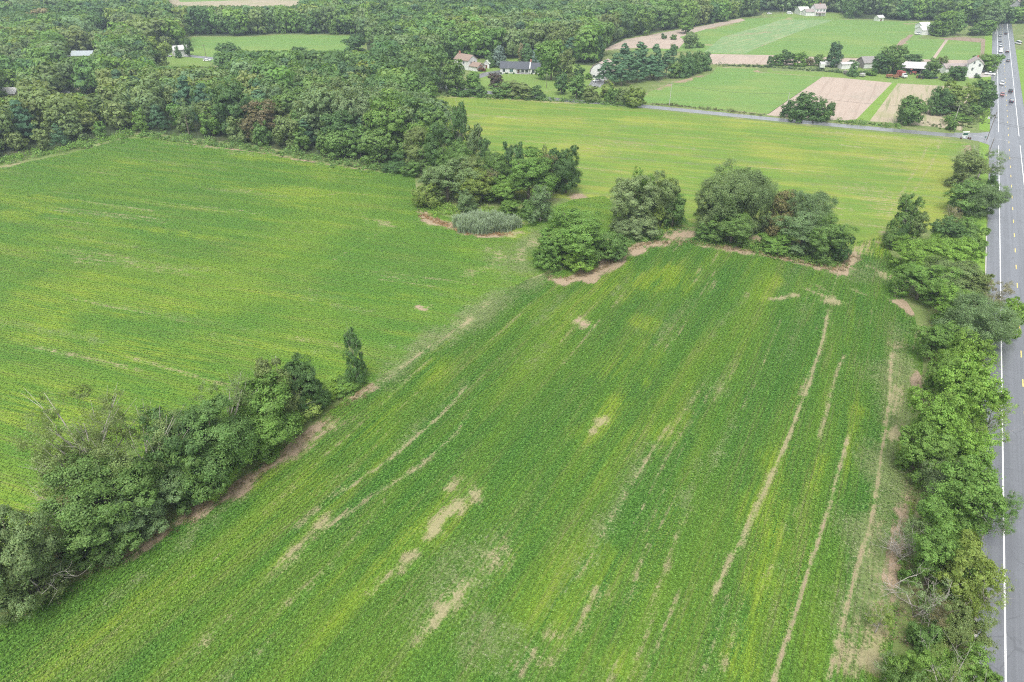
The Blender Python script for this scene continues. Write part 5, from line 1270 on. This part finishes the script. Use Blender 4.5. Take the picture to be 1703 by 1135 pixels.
# far farmhouse and its shed
h = house('farmhouse', 'distant white farmhouse with faded red roofs below the woodland', 'house', (1359, 26), R_(8), 10, 9, 6.2, 9.4, roof='redroof', chimney=(.5, 0, .9, 10.4), wins=[('f', -3, 4.6, 1.1, 1.5), ('f', 0, 4.6, 1.1, 1.5), ('f', 3, 4.6, 1.1, 1.5), ('f', -3, 1.6, 1.1, 1.5), ('r', -2, 4.6, 1.1, 1.5), ('r', 2, 4.6, 1.1, 1.5)], doors=[('f', 0, 1.1, 2.2)])
MB().prism([(-3.5, -.3), (3.5, -.3), (3.5, 3.6), (0, 5.4), (-3.5, 3.6)], -13, -5).build('side_wing', M['white'], h)
MB().prism([(-3.95, 3.35), (0, 5.42), (3.95, 3.35), (3.95, 3.56), (0, 5.63), (-3.95, 3.56)], -13.4, -4.98).build('wing_roof', M['redroof'], h)
MB().prism([(-6.8, 2.5), (-4.5, 3.2), (-4.5, 3.4), (-6.8, 2.7)], -4.5, 4.5).build('porch_roof', M['redroof'], h)
for x in (-4, 0, 4): MB().tube([(x, -6.5, 0), (x, -6.5, 2.6)], .1, 6).build('porch_column', M['white'], h)
house('barn', 'pale green gabled shed left of the distant farmhouse', 'barn', (1333, 24), R_(4), 9, 12, 3.6, 6.2, wall='pale', roof='pale', doors=[('f', 0, 3.0, 2.8)])
# farm by the road
h = house('farmhouse', 'tall narrow white farmhouse with faded red roof near the road', 'house', (1616, 126), R_(64), 10.5, 7.2, 7.0, 9.8, roof='redroof', chimney=(0, 0, .8, 10.9), wins=[('l', -1.6, 6.6, .9, 1.5), ('l', 1.3, 4.3, .9, 1.5), ('l', -1.4, 1.6, .9, 1.5), ('l', 1.3, 7.6, .8, 1.2), ('f', -3, 5.2, 1, 1.5), ('f', 1, 5.2, 1, 1.5), ('f', -3, 1.7, 1, 1.5)], doors=[('f', 1.5, 1.0, 2.1)])
h = house('long_shed', 'long low white building with faded red roof beside the tall farmhouse', 'shed', (1586, 121), R_(6), 16, 7, 3.2, 4.9, roof='redroof', wins=[('f', -5, 1.7, 1.4, 1.0), ('f', 0, 1.7, 1.4, 1.0), ('f', 5, 1.7, 1.4, 1.0)], doors=[('f', 2.6, 1.0, 2.1)])
h = house('old_barn', 'weathered grey barn with rusty roof and a dark open doorway', 'barn', (1446, 112), R_(6), 13, 9, 3.2, 6.0, wall='greywood', roof='oldroof')
MB().box(-.2, 4.6, -4.6, -4.5, 0, 3.0).build('doorway', M['darkwood_and_shade'], h)  # flat dark panel on the wall, painted for the shade inside the open doorway
MB().box(-6.4, -.6, -4.58, -4.5, .2, 3.0).build('cladding', M['white'], h)
MB().box(4.7, 5.1, -4.75, -4.5, 0, 3.1).build('door_post', M['greywood'], h)
house('shed', 'white shed with a flat-pitched roof between the cedar and the tall pine', 'shed', (1409, 114), R_(5), 10, 5, 2.8, 3.5, roof='metalroof', doors=[('f', -1, 2.4, 2.2)], wins=[('f', 3, 1.7, 1.0, .8)])
p = G(1519, 121); h = tag(empty('open_shed', (p[0], p[1], 0), R_(-14)), 'open-sided machine shed with a pale sloping metal roof', 'shed')
MB().prism([(-4.5, 2.9), (4.5, 5.0), (4.5, 5.18), (-4.5, 3.08)], -8, 8).build('roof', M['metalroof'], h)
MB().box(-7.7, 7.7, 4.0, 4.2, 0, 4.7).build('back_wall', M['darkwood_and_shade'], h)
for x in (-7.6, -2.6, 2.6, 7.6): MB().box(x - .12, x + .12, -4.2, -3.96, 0, 2.95).build('post', M['greywood'], h)
# distant roofs right of the track
house('shed', 'bigger white shed among the distant trees beyond the small green plots', 'shed', (1540, 57), R_(10), 14, 9, 3.4, 5.6, roof='white', doors=[('f', 2, 3.2, 2.6), ('f', -3, 3.2, 2.6)])
house('shed', 'smaller white shed left of the bigger one beyond the big green field', 'shed', (1534, 49), R_(15), 9, 7, 3.2, 5.0, roof='white', wall='white', doors=[('f', 0, 2.6, 2.4)])
house('shed', 'small grey shed at the woodland edge behind the big green field', 'shed', (1461, 35), R_(20), 6, 5, 2.8, 4.4, wall='pale', roof='metalroof', doors=[('f', 0, 1.4, 2.0)])
house('house', 'far white house at the top right corner of the picture', 'house', (1697, 12), R_(10), 16, 10, 5.2, 8.0, roof='tanroof', wins=[('f', -4, 3.6, 1.2, 1.4), ('f', 0, 3.6, 1.2, 1.4), ('f', 4, 3.6, 1.2, 1.4)])
house('house', 'white building with a bright roof beside the distant green field in the left woodland', 'house', (302, 93), R_(35), 9, 8, 4.2, 6.2, roof='metalroof', wins=[('f', -2, 2, 1.2, 1.3), ('f', 2, 2, 1.2, 1.3)], doors=[('l', 0, 1.0, 2.1)])
house('house', 'low house with a pale blue-grey roof sunk in the left woodland', 'house', (132, 101), R_(4), 20, 9, 3.6, 5.6, roof='blueroof', wall='pale', wins=[('f', -6, 1.8, 1.2, 1.2), ('f', 0, 1.8, 1.2, 1.2), ('f', 6, 1.8, 1.2, 1.2)], doors=[('f', 3, 1.0, 2.1)])
house('house', 'pale-roofed house cut by the left edge of the picture in the woodland', 'house', (8, 164), R_(8), 15, 9, 3.0, 5.0, roof='metalroof', wall='cream', wins=[('f', 3, 1.6, 1.2, 1.2), ('f', -3, 1.6, 1.2, 1.2)])
house('shed', 'small cream shed at the edge of the trailer clearing in the left woodland', 'shed', (140, 148), R_(8), 8, 4, 2.4, 3.4, roof='metalroof', wall='cream', doors=[('f', 0, 1.2, 2.0)])

# ================================================================== VEHICLES
def paint_car(name, c): 
    m, t, b = newmat(name); b.inputs['Base Color'].default_value = (*c, 1); b.inputs['Roughness'].default_value = .28; b.inputs['Coat Weight'].default_value = .5
    return m
CP = dict(white=paint_car('car_white', (.78, .78, .77)), black=paint_car('car_black', (.02, .021, .024)), grey=paint_car('car_grey', (.22, .23, .24)), silver=paint_car('car_silver', (.5, .51, .52)), red=paint_car('car_red', (.30, .09, .08)), blue=paint_car('car_blue', (.04, .06, .11)))
def wheels(o, xs, y, r=.34, w=.24):
    for x in xs:
        for s in (-1, 1):
            k = MB().cyl((x, s * y, r), (0, 1, 0), r, w, 16).build('wheel', M['tyre'], o)
            MB().cyl((x, s * (y + .012), r), (0, 1, 0), r * .6, w, 10).build('rim', M['rim'], k)
def car(loc, head, col, label, kind='sedan', group='vehicles on the main road'):
    """nose along +x"""
    o = empty({'sedan': 'car', 'suv': 'car', 'van': 'van', 'pickup': 'pickup_truck'}[kind], (loc[0], loc[1], .03), head)
    tag(o, label, 'car' if kind in ('sedan', 'suv') else 'van' if kind == 'van' else 'truck', group)
    Lh = {'sedan': 2.3, 'suv': 2.35, 'van': 2.7, 'pickup': 2.8}[kind]; W_ = .92 if kind != 'van' else 1.0
    def hull(prof, y0, y1):     # profile in x,z, full width y1 at the sill and y0 at the top
        m = MB(); n = len(prof); zs = [z for _, z in prof]; lo, hi = min(zs), max(zs)
        ww = [y1 + (y0 - y1) * (z - lo) / (hi - lo) for z in zs]
        V = [(x, -w, z) for (x, z), w in zip(prof, ww)] + [(x, w, z) for (x, z), w in zip(prof, ww)]
        m.add(V, [tuple(range(n)), tuple(range(2 * n - 1, n - 1, -1))] + [(i, n + i, n + (i + 1) % n, (i + 1) % n) for i in range(n)]); return m
    if kind in ('sedan', 'suv'):
        up = .12 if kind == 'suv' else 0
        body = [(-Lh, .38), (-Lh + .12, .24), (Lh - .15, .24), (Lh, .42), (Lh - .05, .68 + up), (Lh - .5, .80 + up), (.95, .92 + up), (-Lh + .5, .96 + up), (-Lh + .05, .88 + up)]
        top = 1.43 + (.28 if kind == 'suv' else 0); rb = -1.95 if kind == 'suv' else -1.35
        glass = [(1.0, .9 + up), (.35, top - .07), (rb, top - .07), (rb - .35 if kind == 'suv' else -1.95, .93 + up)]
        roof = [(.38, top - .1), (.2, top), (rb + .12, top), (rb - .02, top - .1)]
    elif kind == 'van':
        body = [(-Lh, .4), (-Lh + .1, .26), (Lh - .15, .26), (Lh, .5), (Lh - .1, 1.0), (Lh - .9, 1.15), (-Lh, 1.15)]; top = 2.3
        glass = [(Lh - .95, 1.12), (Lh - 1.5, 1.95), (-Lh + .08, 1.95), (-Lh + .02, 1.12)]; roof = [(Lh - 1.5, 1.93), (Lh - 1.75, 2.3), (-Lh + .1, 2.3), (-Lh + .04, 1.93)]
    else:
        body = [(-Lh, .5), (-Lh + .1, .4), (Lh - .15, .36), (Lh, .55), (Lh - .06, .95), (1.1, 1.08), (-.7, 1.05), (-Lh, 1.05)]; top = 1.8
        glass = [(1.1, 1.05), (.5, 1.7), (-.75, 1.7), (-.9, 1.05)]; roof = [(.52, 1.66), (.35, 1.8), (-.6, 1.8), (-.76, 1.66)]
    b = hull(body, W_ * .97, W_).build('body', CP[col], o, .05)
    hull(glass, W_ * .72, W_ * .93).build('windows', M['glass'], o)
    hull(roof, W_ * .68, W_ * .745).build('roof', CP[col], o, .03)
    for s in (-1, 1):
        MB().box(Lh - .12, Lh + .015, s * W_ * .62 - .2, s * W_ * .62 + .2, .58, .74).build('headlight', M['lamp'], o)
        MB().box(-Lh - .015, -Lh + .1, s * W_ * .72 - .16, s * W_ * .72 + .16, .62, .84).build('tail_light', M['tail'], o)
        MB().box(.72, .9, s * (W_ + .08) - .08, s * (W_ + .08) + .08, .92, 1.06).build('mirror', CP[col], o)
    for e in (-1, 1): MB().box(e * Lh - .03, e * Lh + .03, -W_ * .8, W_ * .8, .30, .46).build('bumper', M['trim'], o)
    wheels(o, (1.38, -1.36) if kind != 'van' else (1.7, -1.65), W_ - .1)
    return o
def on_road(px, lane): 
    a = (G(*px) - RB) @ RD
    return RP(1.75 if lane == 'left' else 5.5, a), (pi / 2 - RAZ) + (pi if lane == 'left' else 0)
for px, lane, col, kind, lab in [
    ((1666, 141), 'left', 'white', 'suv', 'white car on the left lane opposite the big roadside grove'),
    ((1664, 159), 'left', 'red', 'sedan', 'red car just emerging beside the dark grove tree on the left lane'),
    ((1681, 153), 'right', 'black', 'sedan', 'black car on the right lane, the farther of the two nearest dark cars'),
    ((1683, 170), 'right', 'blue', 'suv', 'dark blue car nearest to the junction on the right lane'),
    ((1676, 102), 'right', 'grey', 'sedan', 'grey car under the overhanging farm tree on the right lane'),
    ((1675, 87), 'right', 'black', 'suv', 'dark car beside the white van on the right lane'),
    ((1664, 87), 'left', 'white', 'van', 'white van on the left lane behind the farm tree'),
    ((1663.5, 77), 'left', 'silver', 'sedan', 'silver car directly following the white van on the left lane'),
    ((1663, 69.5), 'left', 'grey', 'sedan', 'grey car third in the far queue on the left lane'),
    ((1663, 60.5), 'left', 'grey', 'suv', 'last grey car of the queue where the road vanishes'),
    ((1673, 57), 'right', 'black', 'sedan', 'farthest dark car on the right lane where the road vanishes'),
]:
    q, hd = on_road(px, lane); car(q, hd, col, lab, kind)
car(RP(LAT1 + 1.8, (G(1684, 73) - RB) @ RD), pi / 2 - RAZ + .5, 'white', 'white van pulled off the right shoulder far up the road', 'van')
car(G(993, 136), R_(200), 'white', 'white car parked on the driveway of the barn house', 'sedan', 'parked cars')
car(G(1279, 23.5), R_(5), 'white', 'distant white car parked at the wood edge, left one', 'sedan', 'parked cars')
car(G(1313, 23.5), R_(-10), 'white', 'distant white van parked at the wood edge near the farmhouse', 'van', 'parked cars')
car(G(1634, 121), R_(10), 'black', 'dark car parked in the gravel yard under the farm tree', 'sedan', 'parked cars')
car(G(1646, 125), R_(-30), 'white', 'white pickup truck parked in the gravel yard near the road', 'pickup', 'parked cars')
car(G(1552, 131), R_(8), 'blue', 'dark blue car parked under the trees behind the stubble field', 'sedan', 'parked cars')
car(G(1527, 58), R_(20), 'white', 'white pickup truck parked by the distant white sheds', 'pickup', 'parked cars')
car(G(118, 143), R_(15), 'white', 'white van parked in the trailer clearing of the left woodland', 'van', 'parked cars')
car(G(108, 156), R_(-12), 'white', 'white pickup truck parked below the trailer clearing in the left woodland', 'pickup', 'parked cars')
car(G(345, 102), R_(0), 'white', 'white car on the lane beside the pole at the distant green field', 'sedan', 'parked cars')
car(G(280, 95), R_(0), 'silver', 'silver car in front of the white building at the distant green field', 'sedan', 'parked cars')
def trailer(px, rz, L_, hgt, label, col='white'):
    p = G(*px); o = tag(empty('box_trailer', (p[0], p[1], 0), rz), label, 'trailer', 'white box trailers in the farmyard')
    MB().box(-L_ / 2, L_ / 2, -1.25, 1.25, .8, .8 + hgt).build('box', M[col], o, .06)
    MB().box(-L_ / 2 - .03, -L_ / 2 + .01, -1.1, 1.1, .95, .6 + hgt).build('rear_door', M['pale'], o)
    MB().box(-L_ / 2, L_ / 2, -1.0, 1.0, .6, .797).build('chassis', M['trim'], o)
    wheels(o, (-L_ * .25, -L_ * .25 + 1.1), 1.05, .45, .25)
    MB().tube([(L_ / 2 - .2, 0, .7), (L_ / 2 + 1.0, 0, .6), (L_ / 2 + 1.0, 0, .02)], .06, 6).build('drawbar', M['trim'], o)
    return o
trailer((1366, 114), R_(75), 6.0, 2.5, 'narrow white box trailer left of the tall farm pine')
trailer((1374, 111), R_(5), 4.6, 2.3, 'short white box trailer beside the narrow one')
trailer((1385, 111), R_(5), 6.2, 2.4, 'longer white box trailer at the foot of the tall farm pine')
trailer((1539, 121), R_(80), 5.0, 2.9, 'upright-looking white box trailer right of the open machine shed')
# red truck
p = G(1499, 129); o = tag(empty('truck', (p[0], p[1], 0), R_(-75)), 'old red and white truck parked nose out in the farmyard', 'truck')
MB().box(-3.2, 1.0, -1.2, 1.2, .9, 3.3).build('cargo_box', M['redpaint'], o, .06)
MB().prism([(1.05, .6), (3.2, .6), (3.2, 1.5), (2.5, 1.65), (2.1, 2.5), (1.05, 2.5)], -1.05, 1.05, axis='y').build('cab', M['white'], o, .05)
MB().prism([(2.14, 2.4), (2.5, 1.72), (2.56, 1.76), (2.2, 2.44)], -.9, .9, axis='y').build('windshield', M['glass'], o)
MB().box(-3.2, 3.0, -.5, .5, .5, .88).build('chassis', M['trim'], o)
MB().box(3.18, 3.28, -1.0, 1.0, .5, .8).build('bumper', M['rim'], o)
for s in (-1, 1): MB().box(3.17, 3.25, s * .75 - .16, s * .75 + .16, 1.0, 1.28).build('headlight', M['lamp'], o)
wheels(o, (2.2, -2.2), 1.0, .48, .28)
# machinery
def tractor(px, rz, label, paintname):
    p = G(*px); o = tag(empty('tractor', (p[0], p[1], 0), rz), label, 'tractor')
    MB().box(-.2, 2.2, -.4, .4, .8, 1.6).build('hood', M[paintname], o, .08)
    MB().box(-1.4, .1, -.6, .6, .8, 1.3).build('body', M['trim'], o, .05)
    MB().box(-1.35, -.25, -.75, .75, 2.55, 2.68).build('canopy', M[paintname], o)
    for x, y in ((-1.25, .65), (-1.25, -.65), (-.35, .65), (-.35, -.65)): MB().tube([(x, y, 1.2), (x, y, 2.6)], .05, 6).build('post', M['trim'], o)
    MB().box(-1.1, -.5, -.3, .3, 1.3, 1.5).build('seat', M['tyre'], o); MB().tube([(1.2, .2, 1.5), (1.2, .2, 2.4)], .05, 6).build('exhaust', M['trim'], o)
    MB().tube([(-.1, 0, 1.3), (-.3, 0, 1.75)], .03, 6).build('steering_column', M['trim'], o)
    for s in (-1, 1):
        for x, r, y in ((-.8, .8, .9), (1.7, .5, .75)):
            k = MB().cyl((x, s * y, r), (0, 1, 0), r, .38, 18).build('wheel', M['tyre'], o); MB().cyl((x, s * (y + .02), r), (0, 1, 0), r * .5, .38, 12).build('rim', M['orangepaint'], k)
tractor((1529, 131), R_(-60), 'dark old tractor with big wheels in front of the open machine shed', 'trim')
tractor((1516, 124), R_(-20), 'faded red tractor standing at the open machine shed', 'redpaint')
def implement(px, rz, label, mat, L_=4.5):
    p = G(*px); o = tag(empty('farm_implement', (p[0], p[1], 0), rz), label, 'farm machine')
    f = MB()
    for y in (-.9, .9): f.box(-L_ / 2, L_ / 2, y - .08, y + .08, .75, .93)
    for x in (-L_ / 2 + .1, 0, L_ / 2 - .1): f.box(x - .08, x + .08, -.82, .82, .77, .91)
    f.build('frame', M[mat], o)
    MB().prism([(-.7, 1.0), (.7, 1.0), (.95, 1.9), (-.95, 1.9)], -L_ / 2 + .3, L_ / 2 - .8).build('hopper', M[mat], o)
    t = MB()
    for i in range(7): x = -L_ / 2 + .4 + i * (L_ - .8) / 6; t.tube([(x, -.9, .75), (x - .2, -1.0, .35), (x, -1.05, .02)], .04, 5)
    t.build('tines', M['trim'], o); wheels(o, (-.6,), 1.15, .42, .22)
    MB().tube([(L_ / 2, 0, .8), (L_ / 2 + 1.4, 0, .55)], .07, 6).build('drawbar', M['trim'], o)
implement((1479, 130), R_(8), 'rusty orange seed drill lying in the grass left of the red truck', 'orangepaint')
implement((1490, 131), R_(15), 'rusty orange implement close beside the red truck', 'orangepaint', 3.4)
implement((1434, 128), R_(25), 'pale grey implement in the grass right of the cone-shaped cedar', 'metalroof', 3.6)
implement((1407, 124), R_(-20), 'dull grey implement in weeds left of the cone-shaped cedar', 'greywood', 3.6)

# ================================================================== POLES, WIRES, SIGNS
POLES = {}
def pole(key, px_base, y_top, label, mat='polewood', arm=True, rz=0.0, lamp=False, rad=.17):
    p = G(*px_base); h0, h1 = 1, 30
    for _ in range(40):
        hm = (h0 + h1) / 2
        if PX(p[0], p[1], hm)[1] > y_top: h0 = hm
        else: h1 = hm
    h = h0
    o = tag(empty('utility_pole', (p[0], p[1], 0), rz), label, 'pole', 'utility poles')
    MB().tube([(0, 0, -.5), (0, 0, h)], [rad, rad * .66], 10).build('post', M[mat], o)
    if arm:
        a = MB().box(-1.2, 1.2, -.2, -.08, h - .75, h - .6).build('crossarm', M[mat], o)
        for x in (-1.05, -.35, .35, 1.05): MB().tube([(x, -.14, h - .6), (x, -.14, h - .38)], [.06, .04], 6).build('insulator', M['rim'], a)
    if lamp:
        MB().tube([(0, 0, h - 1.0), (0, -.9, h - .7), (0, -1.3, h - .75)], .05, 6).build('bracket', M['rim'], o); MB().box(-.16, .16, -1.7, -1.2, h - .95, h - .72).build('lamp_head', M['white'], o)
    POLES[key] = np.array([p[0], p[1], h])
    return o
pole('A', (1641, 233), 186, 'tall dark leaning-looking pole at the junction corner', arm=False, rad=.16)
pole('B', (1644, 256), 230, 'short dark pole below the junction, above the sparse grey tree', arm=False, rad=.16)
pole('C', (1651, 138), 104, 'pole beside the road at the farm gravel yard', 'palepole', rz=R_(60))
pole('D', (1113, 176), 138, 'pale pole on the verge at the left of the bright green field', 'palepole', arm=False, rad=.14)
pole('E', (1307, 184), 154, 'pole at the corner of the pink bare field left of the dark tree cluster', 'palepole', arm=False, rad=.14)
pole('F', (1587, 203), 176, 'pole with a small cap in the weeds near the junction', 'palepole', arm=False, rad=.14)
pole('H', (909, 147), 121, 'pole with a lamp on the lawn right of the ranch house', 'polewood', arm=False, lamp=True, rad=.14)
pole('I', (845, 127), 107, 'slim white flagpole in front of the ranch house', 'white', arm=False, rad=.06)
pole('J', (946, 134), 112, 'pale bare post of a dead tree on the lawn beside the fresh green tree', 'palepole', arm=False, rad=.28)
pole('K', (343, 96), 74, 'dark pole against the distant green field', arm=True, rad=.15)
pole('L', (1654, 60), 44, 'pole beside the road before it vanishes', 'palepole', rz=R_(60))
pole('M', (1301, 26), 12, 'far white pole near the distant farmhouse', 'palepole', arm=False, rad=.18)
for i, (al, sz) in enumerate(((330, 0), (372, 1), (415, 2), (458, 3), (505, 4))):
    q = RP(LAT1 + 7.2, al); o = tag(empty('utility_pole', (q[0], q[1], 0), pi / 2 - RAZ + pi / 2), 'pale pole in the row beyond the road at the right edge of the picture', 'pole', 'pole row beyond the road')
    MB().tube([(0, 0, -.5), (0, 0, 10.5)], [.17, .11], 10).build('post', M['palepole'], o); a = MB().box(-1.2, 1.2, -.2, -.08, 9.7, 9.85).build('crossarm', M['palepole'], o)
    for x in (-1.05, .35, 1.05): MB().tube([(x, -.14, 9.85), (x, -.14, 10.05)], [.06, .04], 6).build('insulator', M['rim'], a)
    POLES[('R', i)] = np.array([q[0], q[1], 9.9])
def wire(a, b, sag, label, r=.035):
    a, b = np.array(a), np.array(b); pts = []
    for i in range(15):
        t = i / 14; p = a * (1 - t) + b * t; p[2] -= sag * 4 * t * (1 - t); pts.append(tuple(p))
    tag(MB().tube(pts, r, 5).build('utility_wire', M['wire']), label, 'wire', 'overhead wires')
z = lambda k, d: POLES[k] - np.array([0, 0, d])
wire(z('D', .4), z('E', .4), 1.6, 'overhead wire running across the bright green field between two pale poles')
wire(z('E', .4), z('F', .4), 1.8, 'overhead wire passing in front of the pink bare field and the stubble')
wire(z('F', .4), z('A', 2.5), .8, 'overhead wire from the weed corner pole to the tall junction pole')
q = RP(LAT1 + 14, (G(1641, 233) - RB) @ RD - 6)
wire(z('A', 3.4), (*q, 7.0), .7, 'upper of the two overhead wires crossing the main road at the junction')
wire(z('A', 3.9), (*q, 6.4), .8, 'lower of the two overhead wires crossing the main road at the junction')
wire(z('D', .4), (*G(1020, 150), 8.0), .8, 'overhead wire leaving the left pale pole toward the lane bushes')
q1, q2 = RP(-6.5, 178), RP(LAT1 + 12, 182); wire((*q1, 6.0), (*q2, 7.0), .5, 'overhead wire crossing the road above the sparse grey tree')
for i in range(4): wire(POLES[('R', i)], POLES[('R', i + 1)], .9, 'overhead wire of the pole row beyond the road')
# the signboard at the side road corner
p = G(1604, 229); o = tag(empty('signboard', (p[0], p[1], 0), R_(4)), 'white roadside signboard with a dark green panel beside the stop line', 'sign')
for x in (-1.15, 1.15): MB().box(x - .07, x + .07, -.07, .07, -.3, 2.3).build('post', M['white'], o)
b = MB().box(-1.3, 1.3, -.1, -.03, .55, 2.25).build('board', M['pale'], o)
MB().box(-1.1, 1.1, -.13, -.098, .95, 1.85).build('panel', M['signgreen'], b)
MB().prism([(-.2, 2.26), (0, 2.45), (.2, 2.26)], -1.5, 1.5).build('cap', M['white'], o)
for i, (x, y) in enumerate(((1598, 231.5), (1610, 231), (1613, 232))):
    tree_at(G(x, y), .8, .9, 'shrub', (.24, .15, .11), 'small reddish flowering plant at the foot of the white signboard', 'plant', 'flowering plants by the signboard', False, 'flowering_plant')
p = G(1642, 203); o = tag(empty('road_sign', (p[0], p[1], 0), R_(-20)), 'small white road sign with a black mark beside the road above the junction', 'sign')
MB().tube([(0, 0, -.3), (0, 0, 2.2)], .04, 6).build('post', M['rim'], o); b = MB().box(-.42, .42, -.07, -.03, 1.35, 2.3).build('plate', M['white'], o)
MB().prism([(-.26, 1.5), (-.1, 1.5), (.26, 2.15), (.1, 2.15)], -.1, -.068, axis='y').build('mark', M['trim'], b)
p = G(1637.5, 233); o = tag(empty('mailbox', (p[0], p[1], 0), R_(20)), 'small dark green mailbox at the foot of the tall junction pole', 'mailbox')
MB().box(-.06, .06, -.06, .06, -.2, 1.0).build('post', M['greywood'], o); MB().prism([(-.2, 1.0), (.2, 1.0), (.2, 1.25), (.1, 1.4), (-.1, 1.4), (-.2, 1.25)], -.35, .35).build('box', M['signgreen'], o)

# ================================================================== AIR
def haze():
    o = MB().box(-1300, 1300, -60, 2300, -1.0, CAM_H + 30).build('haze', bpy.data.materials.new('haze'))
    m = o.data.materials[0]; m.use_nodes = True; t = m.node_tree; t.nodes.clear()
    out = t.nodes.new('ShaderNodeOutputMaterial'); v = t.nodes.new('ShaderNodeVolumePrincipled')
    v.inputs['Color'].default_value = (.74, .88, 1.0, 1); v.inputs['Density'].default_value = HAZE; v.inputs['Anisotropy'].default_value = .3
    t.links.new(v.outputs[0], out.inputs['Volume'])
    tag(o, 'thin bluish summer haze hanging over the land', 'haze', kind='stuff')
HAZE = .00027
haze()
